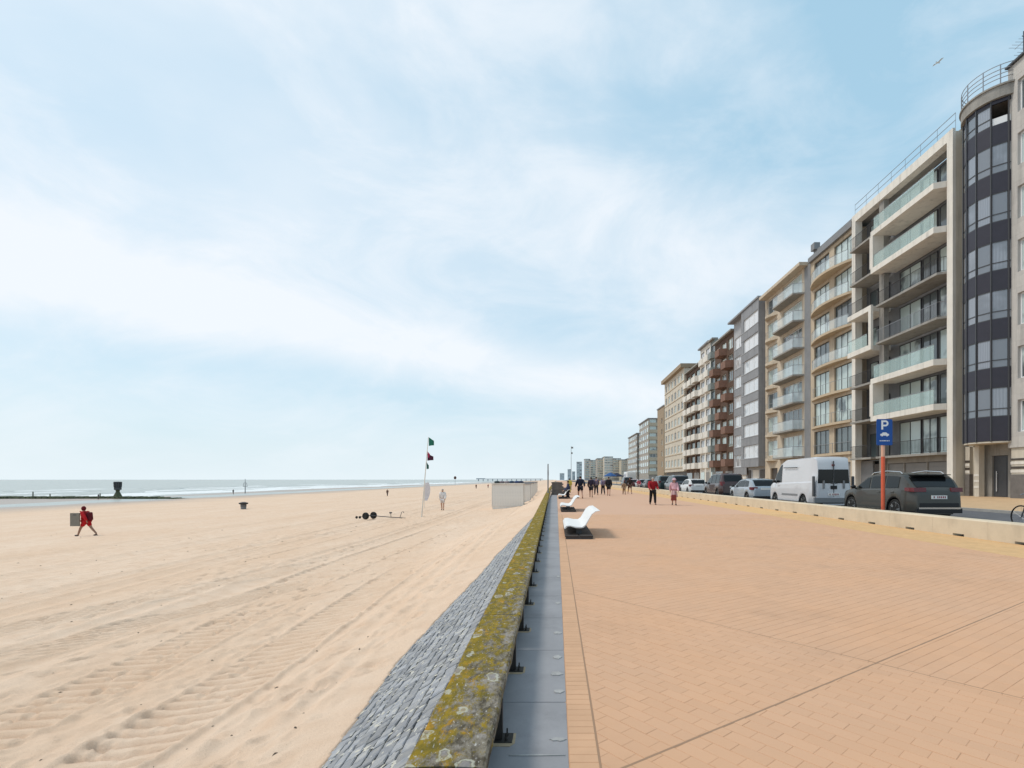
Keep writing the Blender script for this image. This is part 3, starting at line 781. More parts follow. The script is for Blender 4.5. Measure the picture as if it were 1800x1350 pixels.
M['shell'] = mat('shell_and_weed', (0.10, 0.075, 0.055), .9)
mb = MB(); r = random.Random(31)
for i in range(240):
    y = 2.6 + 30 * r.random() ** 1.4; x = -1.9 - r.random() * (2 + y * 1.1); z = float(sand_h(np.array([x]), np.array([y]))[0]); s = r.uniform(.008, .028) * (1 + y * .03); a = r.uniform(0, pi)
    c_, s_ = cos(a) * s, sin(a) * s; mb.add([(x - c_, y - s_, z), (x + s_ * .4, y - c_ * .4, z + .004), (x + c_, y + s_, z), (x - s_ * .4, y + c_ * .4, z + .004), (x, y, z + s * .5)], [(0, 1, 4), (1, 2, 4), (2, 3, 4), (3, 0, 4)])
o = mb.build('beach_debris', M['shell']); o['kind'] = 'stuff'; o['label'] = 'scattered shells and bits of dark weed on the sand'
# ---------------------------------------------------------------- low wall along the road
lw = thing('low_wall', 'long low cream concrete wall with drain notches, between promenade and parked cars', 'wall', (10.7, 0, 0))
blk = MB()
W_, H_, P_ = .42, .47, 1.87
nz0, nz1, nh = P_ / 2 - .19, P_ / 2 + .19, .06
prof = [(0, 0), (0.0, H_ - .03), (.03, H_), (W_ - .03, H_), (W_, H_ - .03), (W_, 0)]
def lwseg(m, y0, y1, zb):
    n = len(prof); pr = [(x, max(z, zb)) for x, z in prof]
    vs = [(x, y0, z) for x, z in pr] + [(x, y1, z) for x, z in pr]
    fs = [(i, i + n, (i + 1) % n + n, (i + 1) % n) for i in range(n)] + [tuple(range(n)), tuple(range(2 * n - 1, n - 1, -1))]
    m.add(vs, fs)
lwseg(blk, 0.002, nz0, 0); lwseg(blk, nz0, nz1, nh); lwseg(blk, nz1, P_ - .002, 0)
blk_me = blk.mesh('wall_block', M['lowwall'])
y0 = 11.76 - P_ / 2 - 6 * P_
for i in range(96): put('wall_block', blk_me, lw, (0, y0 + i * P_, 0))
mb = MB(); mb.box(.25, .35, y0, y0 + 96 * P_, .0, .07); mb.build('notch_shadow_backing', M['black'], lw).name = 'notch_shade_strip'  # black strip inside the wall, stands in for shade in the notches

# ---------------------------------------------------------------- road, kerb, pavement
def sheet(name, x0, z0, x1, z1, ya, yb, m, under=.5):
    mb = MB(); mb.add([(x0, ya, z0 - under), (x1, ya, z1 - under), (x1, yb, z1 - under), (x0, yb, z0 - under), (x0, ya, z0), (x1, ya, z1), (x1, yb, z1), (x0, yb, z0)],
           [(4, 5, 6, 7), (0, 1, 5, 4), (3, 0, 4, 7), (1, 2, 6, 5)])
    return struct(mb.build(name, m))
sheet('road', 11.12, .10, 17.4, .19, -10, 900, M['asphalt'])
def kerbs():
    mb = MB(); mb.box(17.4, 17.55, -10, 900, -.2, .30); return struct(mb.build('kerb', M['kerb']))
kerbs()
sheet('pavement', 17.55, .30, 29.0, .45, -10, 900, M['pave_far'])
struct(MB().box(28.9, 500, -40, 1500, -1.0, .40).build('ground', M['concrete']))
# ---------------------------------------------------------------- apartment buildings
ZB = 0.42
BX = 26.5
def Yp(px, X=BX): return X * F / (px - 978)

class Bld:
    """a building: local x into the block, y along the street away from the eye, z up (world z minus ZB)"""
    def __init__(s, label, X, Y0, Y1, group=None):
        s.root = thing('apartment_building', label, 'apartment building', (X, Y0, ZB)); s.X, s.Y0, s.Y1 = X, Y0, Y1; s.L = Y1 - Y0
    def part(s, name, mb, mats, **k): return mb.build(name, mats, s.root, **k)

def facade(mb, u0, u1, z0, z1, ops, x0=0.0, t=0.3, mi=0):
    us = sorted({u0, u1} | {a for o in ops for a in (o[0], o[1])}); zs = sorted({z0, z1} | {a for o in ops for a in (o[2], o[3])})
    for i in range(len(us) - 1):
        run = None
        for j in range(len(zs) - 1):
            uc, zc = (us[i] + us[i + 1]) / 2, (zs[j] + zs[j + 1]) / 2
            solid = not any(o[0] < uc < o[1] and o[2] < zc < o[3] for o in ops)
            if solid:
                mb.quad((x0, us[i], zs[j]), (x0, us[i], zs[j + 1]), (x0, us[i + 1], zs[j + 1]), (x0, us[i + 1], zs[j]), mi)
    for (a, b, c, d) in [o[:4] for o in ops]:
        mb.quad((x0, a, c), (x0, a, d), (x0 + t, a, d), (x0 + t, a, c), mi); mb.quad((x0, b, c), (x0 + t, b, c), (x0 + t, b, d), (x0, b, d), mi)
        mb.quad((x0, a, c), (x0 + t, a, c), (x0 + t, b, c), (x0, b, c), mi); mb.quad((x0, a, d), (x0, b, d), (x0 + t, b, d), (x0 + t, a, d), mi)

WC = {}
def win(parent, y, z, w, h, x=0.18, frame='whitem', glass='glass', n=1, fw=.07, transom=None, simple=False, depth=.07):
    key = (round(w, 3), round(h, 3), frame, glass, n, fw, transom, simple)
    if key not in WC:
        m = MB()
        m.box(0, depth, 0, w, 0, fw); m.box(0, depth, 0, w, h - fw, h)
        m.box(0, depth, 0, fw, fw, h - fw); m.box(0, depth, w - fw, w, fw, h - fw)
        for k in range(1, n):
            c = w * k / n; m.box(0.002, depth - .002, c - fw / 2, c + fw / 2, fw, h - fw)
        g = MB(); g.box(depth * .5, depth * .5 + .02, fw * .5, w - fw * .5, fw * .5, h - fw * .5)
        if transom: m.box(0.004, depth - .004, fw, w - fw, transom - .035, transom + .035)
        if simple:
            o = len(m.v); m.box(depth * .5, depth * .5 + .02, fw * .5, w - fw * .5, fw * .5, h - fw * .5, 1)
            WC[key] = (m.mesh('window', [M[frame], M[glass]]), None)
        else: WC[key] = (m.mesh('window', M[frame]), g.mesh('pane', M[glass]))
    f, g = WC[key]
    o = put('window', f, parent, (x, y, z))
    if g: put('pane', g, o)
    return o

def railing(mb, pts, z0, h=1.0, gap=.13, r=.018, post=None, rails=(1.0,), low=.08):
    for a, b in zip(pts[:-1], pts[1:]):
        A, B = Vector((*a, 0)), Vector((*b, 0)); d = B - A; L_ = d.length
        for f in rails: mb.tube([(A.x, A.y, z0 + h * f), (B.x, B.y, z0 + h * f)], r, 5)
        if low: mb.tube([(A.x, A.y, z0 + low), (B.x, B.y, z0 + low)], r * .7, 4)
        n = max(1, int(L_ / gap))
        for i in range(n + 1):
            p = A + d * (i / n); mb.box(p.x - .009, p.x + .009, p.y - .009, p.y + .009, z0 + (low or 0), z0 + h)

def body(B, ztop, mats, x0=.36, depth=12, name='rear_block', side_inset=0.004):
    m = MB(); m.box(x0, depth, side_inset, B.L - side_inset, 0, ztop - ZB); return B.part(name, m, mats)

# --- nearest building, pale stone cladding (only its left end is in view)
M['stone_pale'] = mat('pale_stone_cladding', (0.50, 0.475, 0.45), 0.8, dirt=STREAK, noise=(1.5, .13), bump=(14, .25, .02))
Y0, Y1 = 20.0, Yp(1772)
A = Bld('pale grey stone apartment building at the right edge, deep windows with white frames', BX, Y0, Y1)
ops = []; Z = lambda z: z - ZB
for k in range(7):
    zt = 24.45 - 3.06 * k
    for (ya, yb) in ((Y1 - .62 - 1.75, Y1 - .62), (Y1 - 6.2, Y1 - 4.3), (Y1 - 9.5, Y1 - 7.8)): ops.append((ya - Y0, yb - Y0, Z(zt - 1.85), Z(zt)))
m = MB(); facade(m, 0, A.L, Z(3.35), Z(25.55), ops, 0, .32)
m.quad((0, 0, Z(3.35)), (0, A.L, Z(3.35)), (.8, A.L, Z(3.35)), (.8, 0, Z(3.35))); m.quad((0, A.L, Z(3.35)), (0, A.L, Z(25.55)), (.4, A.L, Z(25.55)), (.4, A.L, Z(3.35)))
m.quad((0, 0, Z(3.35)), (.4, 0, Z(3.35)), (.4, 0, Z(25.55)), (0, 0, Z(25.55)))
wallA = A.part('wall', m, M['stone_pale'])
# cladding panels stand a few millimetres proud, joints between
def clad(B, ops, u0, u1, z0, z1, pw, ph, m_, x=-.004, name='cladding_panel'):
    zz = z0
    cache = {}
    while zz < z1 - .05:
        u = u0
        while u < u1 - .05:
            a, b, c, d = u + .006, min(u + pw, u1) - .006, zz + .006, min(zz + ph, z1) - .006
            if not any(o[0] < b - .001 and o[1] > a + .001 and o[2] < d - .001 and o[3] > c + .001 for o in ops):
                key = (round(b - a, 3), round(d - c, 3))
                if key not in cache: q = MB(); q.box(x, .0, 0, b - a, 0, d - c); cache[key] = q.mesh(name, m_)
                put(name, cache[key], B.root, (0, a, c))
            u += pw
        zz += ph
M['stone_panel'] = mat('stone_panel', (0.52, 0.495, 0.465), 0.75, dirt=STREAK, noise=(2.5, .12), rnd=.05, bump=(20, .2, .01))
clad(A, ops, A.L - 2.99, A.L, Z(3.37), Z(25.55), .615, .611, M['stone_panel'])
for o in ops: win(A.root, o[0], o[2], o[1] - o[0], o[3] - o[2], .17, 'whitem', 'glass', 2, .09)
q = MB(); q.box(-.16, .4, -.02, A.L + .05, Z(25.553), Z(25.66)); A.part('roof_edge', q, M['dgrey'])
body(A, 25.5, M['stone_pale'], .36)
q = MB(); q.box(.10, .36, A.L - 1.1, A.L - .1, 0, Z(3.34))
A.part('pilaster', q, M['cream'])
M['dbrown'] = mat('dark_brown_stone', (0.075, 0.06, 0.05), .5, noise=(4, .3))
M['plinth'] = mat('grey_brown_plinth', (0.17, 0.155, 0.145), .6, noise=(3, .3))
for z, c, h in ((2.62, 'dbrown', .11), (2.13, 'dbrown', .13), (2.38, 'white', .16), (1.9, 'white', .16)):
    q = MB(); q.box(.07, .10, A.L - 1.12, A.L - .08, Z(z), Z(z) + h); A.part('stripe', q, M[c])
q = MB(); q.box(.06, .10, A.L - 1.12, A.L - .08, 0, Z(1.8)); A.part('plinth', q, M['plinth'])
q = MB(); q.box(.2, .34, 0.2, A.L - 1.15, 0, Z(2.9))
for k in range(14): q.box(.185, .2, .25, A.L - 1.2, .1 + k * .175, .1 + k * .175 + .155)
A.part('garage_door', q, M['white'])
q = MB(); q.box(.18, .34, 0.2, A.L - 1.15, Z(2.92), Z(3.34)); A.part('dark_lintel', q, M['dbrown'])
ant = thing('rooftop_antenna', 'thin rooftop aerial on the nearest pale stone building', 'antenna', (28.2, 30.9, 25.66))
q = MB(); q.tube([(0, 0, -.16), (0, 0, 2.9)], .03, 6); q.tube([(-.1, 0, 2.6), (.1, 0, 2.6)], .02, 5); q.build('mast', M['dgrey'], ant)
q = MB()
for k in range(6): q.tube([(-.45, -.6 + k * .22, 2.3), (.45, -.6 + k * .22, 2.3)], .012, 4)
q.tube([(0, -.7, 2.3), (0, .6, 2.3)], .016, 4)
for k in range(4): q.tube([(-.3, -.35 + k * .22, 1.7), (.3, -.35 + k * .22, 1.7)], .012, 4)
q.tube([(0, -.5, 1.7), (0, .4, 1.7)], .016, 4); q.build('aerial', M['rail'], ant)

# --- dark curved bay building
Y0, Y1 = Yp(1772) + .01, Yp(1682)
Bb = Bld('narrow apartment building with rounded dark bay of tinted windows, beside the pale stone block', 27.2, Y0, Y1)
CY = 31.4 - Y0; R_ = 1.75
M['panel_dark'] = mat('dark_aubergine_panel', (0.030, 0.028, 0.042), 0.35, noise=(2, .2))
def pc(phi, r=R_): t = radians(phi); return (-r * cos(t), CY - r * sin(t))
edges = [-88, -64, -39, -13, 11, 36, 62, 88]
def facet_box(mb, e0, e1, z0, z1, out=0.0, thick=.08, g=0.0):
    a, b = pc(e0, R_ + out), pc(e1, R_ + out); c, d = pc(e1, R_ + out - thick), pc(e0, R_ + out - thick)
    ax = Vector((b[0] - a[0], b[1] - a[1])).normalized() * g
    a = (a[0] + ax.x, a[1] + ax.y); b = (b[0] - ax.x, b[1] - ax.y); c = (c[0] - ax.x, c[1] - ax.y); d = (d[0] + ax.x, d[1] + ax.y)
    mb.prism([a, d, c, b], z0, z1)
wz = [(Z(5.22 + 2.87 * k), Z(5.22 + 2.87 * k) + (1.72 if k < 6 else 1.25)) for k in range(7)]
zlev = [Z(3.78)] + [z for w in wz for z in w] + [Z(23.90)]
for k in range(0, len(zlev), 2):
    for e0, e1 in zip(edges[:-1], edges[1:]):
        q = MB(); facet_box(q, e0, e1, zlev[k], zlev[k + 1], 0, .10, .012); Bb.part('spandrel_panel', q, M['panel_dark'])
q = MB()
for e in edges:
    x, y = pc(e, R_ + .02); q.box(x - .028, x + .028, y - .028, y + .028, Z(3.74), Z(23.90))
Bb.part('mullions', q, M['dgrey'])
for (a, b) in wz:
    for i, (e0, e1) in enumerate(zip(edges[:-1], edges[1:])):
        if a > Z(22) and i >= 5: # open loggia on the top floor: low pale panel only
            q = MB(); facet_box(q, e0, e1, a, a + .42, -.04, .05, .05); Bb.part('balustrade_panel', q, M['whitem']); continue
        q = MB(); facet_box(q, e0, e1, a, a + .05, -.01, .06, .03); facet_box(q, e0, e1, b - .05, b, -.01, .06, .05); facet_box(q, e0, e1, a + .44, a + .49, -.01, .06, .05)
        w = Bb.part('window', q, M['dgrey'])
        q = MB(); facet_box(q, e0, e1, a + .02, b - .02, -.04, .02, .05); q.build('pane', M['glass_sky'], w)
q = MB(); pl = [pc(e, R_ - .12) for e in edges]; q.prism([(0.3, pl[-1][1]), (0.3, pl[0][1])] + pl, Z(3.78), Z(22.4)); Bb.part('dark_interior', q, M['dbrown'])
q = MB(); pl = [pc(e, R_ - .02) for e in edges]; q.prism([(0.3, pl[-1][1]), (0.3, pl[0][1])] + pl, Z(3.68), Z(3.77)); Bb.part('bay_soffit', q, M['cream'])
eo = list(range(-88, 89, 8))
q = MB(); pl = [pc(e, R_ + .14) for e in eo]; q.prism([(0.6, pl[-1][1]), (0.6, pl[0][1])] + pl, Z(23.92), Z(24.55)); pl = [pc(e, R_ + .22) for e in eo]; q.prism([(0.6, pl[-1][1]), (0.6, pl[0][1])] + pl, Z(24.553), Z(24.65)); Bb.part('cornice', q, M['concrete'])
q = MB()
for zz in (.3, .55, .8, 1.08): q.tube([(*pc(e, R_ + .1), Z(24.72) + zz) for e in eo] , .022, 5)
for e in (-80, -40, -5, 25, 50, 75): x, y = pc(e, R_ + .1); q.tube([(x, y, Z(24.72)), (x, y, Z(24.72) + 1.1)], .03, 6)
Bb.part('roof_railing', q, M['rail'])
q = MB(); q.box(.0, .3, Bb.L - .62, Bb.L - .12, 0, Z(24.0)); Bb.part('side_strip', q, M['cream'])
q = MB(); q.tube([(-.08, Bb.L - .1, .1), (-.08, Bb.L - .1, Z(24.5))], .055, 8); q.box(-.2, .06, Bb.L - .2, Bb.L + .02, Z(24.3), Z(25.3)); Bb.part('downpipe', q, M['dgrey'])
body(Bb, 24.0, M['concrete'], .36)
def bt(px): return Yp(px, 27.2) - Y0
q = MB(); ops2 = [(bt(1772), bt(1744), 0, Z(2.98)), (bt(1727), bt(1711), 0, Z(3.6))]
facade(q, 0, Bb.L - .62, 0, Z(3.68), ops2, .0, .3); Bb.part('ground_wall', q, M['concrete'])
q = MB(); q.box(.10, .16, bt(1772) + .01, bt(1744) - .01, 0, Z(2.97)); q.box(.085, .10, bt(1767), bt(1748), .05, Z(2.85)); d = Bb.part('door', q, M['dgrey'])
q = MB(); q.tube([(.02, bt(1751), .35), (.02, bt(1751), 1.6)], .022, 6); q.tube([(.02, bt(1751), .5), (.1, bt(1751), .5)], .012, 5); q.tube([(.02, bt(1751), 1.45), (.1, bt(1751), 1.45)], .012, 5); q.build('handle', M['whitem'], d)
q = MB(); q.box(.22, .3, bt(1727) + .01, bt(1711) - .01, 0, Z(3.59)); Bb.part('entrance_recess', q, M['dbrown'])
q = MB(); q.box(-.55, -.2, bt(1736), bt(1728), 0, Z(3.67)); Bb.part('column', q, M['cream'])
for z in (.98, 1.35, 1.72):
    q = MB(); q.box(-.57, -.55, bt(1736) - .02, bt(1728) + .02, Z(z) - .12 + .1, Z(z) + .12); Bb.part('column_band', q, M['white'])
q = MB(); q.box(-.25, -.003, bt(1711) + .02, Bb.L - .1, 0, Z(1.85)); Bb.part('plinth', q, M['plinth'])
q = MB(); q.box(-.22, -.003, bt(1711) + .03, Bb.L - .1, Z(1.853), Z(3.66)); Bb.part('pilaster', q, M['cream'])
for z, c in ((1.93, 'white'), (2.13, 'dbrown'), (2.38, 'white'), (2.6, 'dbrown')):
    q = MB(); q.box(-.24, -.22, bt(1711) + .02, Bb.L - .1, Z(z), Z(z) + .15); Bb.part('stripe', q, M[c])

# --- white framed building with box balconies
Y0, Y1 = Yp(1682) + .01, Yp(1502)
C = Bld('large apartment building with white box frames round teal glass balconies, garages below', BX, Y0, Y1)
c = lambda Y: Y - Y0
ROOF = 24.8
yn0, yn1 = c(34.45) , c(41.35); yf0, yf1 = c(41.95), C.L - .55
q = MB(); q.box(-.045, .62, 0.02, c(34.40), 0, Z(24.6)); C.part('side_wall', q, M['cream'])
q = MB(); q.box(-.25, -.05, 0.02, c(34.42), 0, Z(ROOF)); q.box(-.25, .35, C.L - .55, C.L - .02, 0, Z(ROOF)); q.box(-.25, .35, c(34.422), C.L - .55, Z(24.15), Z(ROOF)); C.part('white_frame', q, M['white'])
q = MB(); q.box(-.05, .35, yn1, yf0, 0, Z(24.15)); C.part('dividing_wall', q, M['concrete'])
slz = [3.27, 6.42, 9.45, 12.45, 15.45, 18.4, 21.4]
rings_near = {1: 'b', 2: 't', 5: 'b', 6: 't'}
for k, z in enumerate(slz):
    top = (slz + [24.15])[k + 1]
    # near column
    white = k in (1, 2, 5, 6)
    th = .42 if white else .16
    x0 = -.95 if white else -.72
    e_ = yn1 + .3 if white else yn1 - .012
    pl = [(x0, yn0 + .25), (-.24, yn0), (.9, yn0), (.9, yn1 - .012), (-.06, yn1 - .012)] + ([(-.06, e_)] if white else []) + [(x0, e_)]
    q = MB(); q.prism(pl, Z(z) - th / 2, Z(z) + th / 2)
    sl = C.part('balcony_slab', q, M['white'] if white else M['concrete'])
    ft = Z(z) + th / 2
    if white or k in (1, 5):
        q = MB(); q.box(x0 + .06, x0 + .085, yn0 + .3, yn1 - .02, ft + .03, ft + 1.0); q.build('glass_balustrade', M['bal_glass'], sl)
        q = MB(); q.tube([(x0 + .07, yn0 + .3, ft + 1.02), (x0 + .07, yn1 - .02, ft + 1.02)], .025, 6)
        for j in range(6): yy = yn0 + .4 + j * (yn1 - yn0 - .5) / 5; q.box(x0 + .09, x0 + .12, yy - .02, yy + .02, ft, ft + 1.02)
        q.build('handrail', M['rail'], sl)
    else:
        q = MB(); railing(q, [(x0 + .05, yn0 + .25), (x0 + .05, yn1 - .03)], ft, 1.0, .14, .02); railing(q, [(x0 + .05, yn0 + .25), (-.2, yn0 + .03)], ft, 1.0, .14, .02); q.build('railing', M['rail'] if k % 2 else M['drail'], sl)
    # glazing of the near column
    zt = Z(top) - (.42 / 2 if top in (6.42, 9.45, 18.4, 21.4) else .08) - .02
    h = zt - ft - .02
    ws = [(yn0 + .35, 1.9, 'glass'), (yn0 + 2.45, 1.5, 'glass'), (yn0 + 4.1, 2.4, 'glass')]
    for (ya, w, g) in ws: win(C.root, ya, ft + .01, w, h - .15, .95, 'dgrey', g, 2, .06)
    # far column
    ringf = k in (3, 4)
    th2 = .42 if ringf else .16; x2 = -.95 if ringf else -.75
    z2 = {3: 12.3, 4: 15.5}.get(k, z)
    q = MB(); q.box(x2, .9, yf0 + .0, yf1 - .02, Z(z2) - th2 / 2, Z(z2) + th2 / 2)
    sl = C.part('balcony_slab', q, M['white'] if ringf else M['concrete'])
    ft = Z(z2) + th2 / 2
    if k in (3,):
        q = MB(); q.box(x2 + .06, x2 + .085, yf0 + .3, yf1 - .03, ft + .03, ft + 1.0); q.build('glass_balustrade', M['bal_glass'], sl)
        q = MB(); q.tube([(x2 + .07, yf0 + .3, ft + 1.02), (x2 + .07, yf1 - .03, ft + 1.02)], .025, 6); q.build('handrail', M['rail'], sl)
    else:
        q = MB(); railing(q, [(x2 + .05, yf0 + .02), (x2 + .05, yf1 - .03)], ft, 1.0, .14, .02); q.build('railing', M['drail'], sl)
    for (ya, w) in ((yf0 + .3, 1.3), (yf0 + 1.75, 1.1)): win(C.root, ya, ft + .01, w, 2.1, .95, 'dgrey', 'glass', 2 if w > 1.2 else 1, .06)
# vertical ends of the rings
for (za, zb) in ((6.42, 9.45), (18.4, 21.4)):
    q = MB(); q.box(-.95, -.06, yn1 + .01, yn1 + .42, Z(za) + .213, Z(zb) - .213); C.part('ring_upright', q, M['white'])
q = MB(); q.box(-.95, -.752, yf0 - .34, yf0 - .003, Z(12.3) - .21, Z(15.5) + .21); C.part('ring_upright', q, M['white'])
# back wall behind the glazing
q = MB(); q.box(1.06, 1.2, .05, C.L - .05, 0, Z(24.14)); C.part('rear_wall', q, M['grey'])
body(C, 24.1, M['concrete'], 1.25)
q = MB(); q.box(.35, 1.2, .03, C.L - .03, Z(24.3), Z(ROOF) - .01); C.part('roof', q, M['concrete'])
q = MB(); railing(q, [(.0, .1), (.0, C.L - .1)], Z(ROOF), 1.05, 1.5, .025, rails=(1.0, .55), low=0); C.part('roof_railing', q, M['rail'])
M['garage'] = mat('grey_garage_door', (0.24, 0.235, 0.23), .6, noise=(1, .15))
gy = yn0 + .1
for w in (2.3, 2.3, 1.9):
    q = MB(); q.box(.3, .36, gy, gy + w, 0, Z(2.75))
    for k in range(8): q.box(.28, .3, gy + .06, gy + w - .06, .06 + k * .28, .06 + k * .28 + .25)
    C.part('garage_door', q, M['garage']); gy += w + .14
q = MB(); q.box(.2, .9, yn0, yn1, Z(2.78), Z(3.18)); C.part('garage_lintel', q, M['concrete'])
for k in range(4):
    ya = yn0 + [0, 2.405, 4.845, 6.79][k]; q = MB(); q.box(.2, .4, ya + .0, ya + .095, 0, Z(2.777)); C.part('pier', q, M['concrete'])
q = MB(); q.box(.3, .36, yf0 + .1, yf0 + 1.2, 0, Z(2.8)); C.part('entrance_door', q, M['dbrown'])
q = MB(); q.box(.25, .4, yf0 + 1.3, yf1, 0, Z(3.1)); C.part('ground_wall', q, M['grey'])

# --- beige building with curved balconies
M['beige'] = mat('beige_render', (0.50, 0.415, 0.31), .85, dirt=STREAK, noise=(.8, .14), bump=(20, .15, .01))
M['beige_d'] = mat('beige_slab', (0.52, 0.42, 0.30), .85, noise=(1.5, .2))
Y0, Y1 = Yp(1502) + .01, Yp(1425)
D = Bld('beige apartment building with shallow curved balconies and tall paired windows', BX, Y0, Y1)
dl = [3.95 + 2.88 * k for k in range(7)]
ops = []
for z in dl + [3.95 - 2.88]:
    if z < 3: continue
    ops += [(.35, 3.3, Z(z) + .12, Z(z) + 2.42), (4.2, 7.1, Z(z) + .12, Z(z) + 2.42)]
q = MB(); facade(q, 0, D.L, 0, Z(24.0), ops + [(.6, 3.2, 0, Z(3.1)), (4.4, 7.0, 0, Z(3.1))], 0, .3); q.quad((0, 0, 0), (.4, 0, 0), (.4, 0, Z(24)), (0, 0, Z(24))); D.part('wall', q, M['beige'])
for o in ops: win(D.root, o[0], o[2], o[1] - o[0], o[3] - o[2], .14, 'dgrey', 'glass', 3, .06)
for a, b in ((.6, 3.2), (4.4, 7.0)):
    q = MB(); q.box(.2, .26, a, b, 0, Z(3.09))
    for k in range(8): q.box(.185, .2, a + .05, b - .05, .05 + k * .33, .05 + k * .33 + .3)
    D.part('garage_door', q, M['garage'])
n = 18
for k, z in enumerate(dl):
    dep = 0.35 + 0.75 * k / 6
    arc = [(-.02 - dep * (sin(pi * i / n) ** .75), .1 + (D.L - .25) * i / n) for i in range(n + 1)]
    q = MB(); q.prism([(-.003, D.L - .15), (-.003, .1)] + arc[1:-1], Z(z) - .16, Z(z) + .06); sl = D.part('balcony_slab', q, M['beige_d'])
    q = MB()
    for i in range(1, n - 1):
        a, b = arc[i], arc[i + 1]; q.quad((a[0] + .05, a[1], Z(z) + .1), (b[0] + .05, b[1], Z(z) + .1), (b[0] + .05, b[1], Z(z) + .95), (a[0] + .05, a[1], Z(z) + .95))
    if k >= 3: q.build('glass_balustrade', M['bal_glass_b'], sl)
    q = MB(); q.tube([(p[0] + .05, p[1], Z(z) + 1.0) for p in arc[1:-1]], .022, 5)
    for i in range(1, n, 3): q.box(arc[i][0] + .035, arc[i][0] + .065, arc[i][1] - .015, arc[i][1] + .015, Z(z) + .05, Z(z) + 1.0)
    q.build('handrail', M['rail'], sl)
q = MB(); q.box(-.3, .4, 0.01, D.L - .01, Z(24.005), Z(24.5)); q.box(.3, 4, .01, D.L - .01, Z(24.503), Z(25.2)); D.part('roof_edge', q, M['grey'])
body(D, 24.0, M['beige'], .36)
q = MB(); q.box(.0, .6, D.L - .75, D.L - .02, Z(25.21), Z(25.9)); D.part('chimney', q, M['grey'])

# --- beige building with glass box balconies
M['cream2'] = mat('cream_render', (0.56, 0.475, 0.37), .85, dirt=STREAK, noise=(.8, .14), bump=(20, .15, .01))
Y0, Y1 = Yp(1425) + .01, Yp(1345)
E = Bld('cream apartment building with pale glass balconies and small rounded shelves, dark grey side pier', BX, Y0, Y1)
el = [3.97 + 2.92 * k for k in range(7)]
ops = []
for z in el: ops += [(1.9, 6.6, Z(z) + .12, Z(z) + 2.4), (8.0, 10.9, Z(z) + .5, Z(z) + 2.3)]
q = MB(); facade(q, 1.3, E.L, 0, Z(24.1), ops + [(2, 6.5, 0, Z(3.0)), (8, 10, 0, Z(2.9))], 0, .3); E.part('wall', q, M['cream2'])
q = MB(); q.box(-.02, .36, 0, 1.3, 0, Z(24.1)); E.part('side_pier', q, M['grey'])
for i, o in enumerate(ops): win(E.root, o[0], o[2], o[1] - o[0], o[3] - o[2], .14, 'whitem', 'glass', 4 if o[0] < 5 else 2, .06)
for z in el:
    y0, y1 = 1.35, 7.4
    poly = [(-.003, y0), (-1.15, y0 + .25), (-1.25, y1 - .9), (-.003, y1)][::-1]
    q = MB(); q.prism(poly, Z(z) - .12, Z(z) + .06); sl = E.part('balcony_slab', q, M['concrete'])
    pp = [(-.05, y0 + .05), (-1.1, y0 + .3), (-1.2, y1 - .92), (-.05, y1 - .05)]
    q = MB()
    for a, b in zip(pp[:-1], pp[1:]): q.quad((*a, Z(z) + .02), (*b, Z(z) + .02), (*b, Z(z) + 1.05), (*a, Z(z) + 1.05))
    q.build('glass_balustrade', M['bal_glass_b'], sl)
    q = MB(); q.tube([(*p, Z(z) + 1.07) for p in pp], .025, 5)
    for p in pp[1:3]: q.tube([(*p, Z(z)), (*p, Z(z) + 1.07)], .025, 5)
    q.build('handrail', M['rail'], sl)
    arc = [(-.003 - .75 * sin(pi * i / 10), 7.9 + 3.2 * i / 10) for i in range(11)]
    q = MB(); q.prism([(-.003, 11.1), (-.003, 7.9)] + arc[1:-1], Z(z) - .2, Z(z) + .1); sl = E.part('rounded_shelf', q, M['cream2'])
    q = MB(); q.tube([(p[0] + .03, p[1], Z(z) + .9) for p in arc[1:-1]], .02, 5)
    for i in range(1, 10, 2): q.box(arc[i][0] + .02, arc[i][0] + .04, arc[i][1] - .01, arc[i][1] + .01, Z(z) + .1, Z(z) + .9)
    q.build('railing', M['rail'], sl)
q = MB(); q.box(-.9, .4, 0.6, E.L - .3, Z(24.105), Z(24.45)); E.part('roof_overhang', q, M['cream2'])
q = MB(); q.box(.22, .28, 2, 6.5, 0, Z(3)); E.part('garage_door', q, M['garage']); q = MB(); q.box(.22, .28, 8, 10, 0, Z(2.9)); E.part('entrance_door', q, M['dbrown'])
body(E, 24.1, M['cream2'], .36)

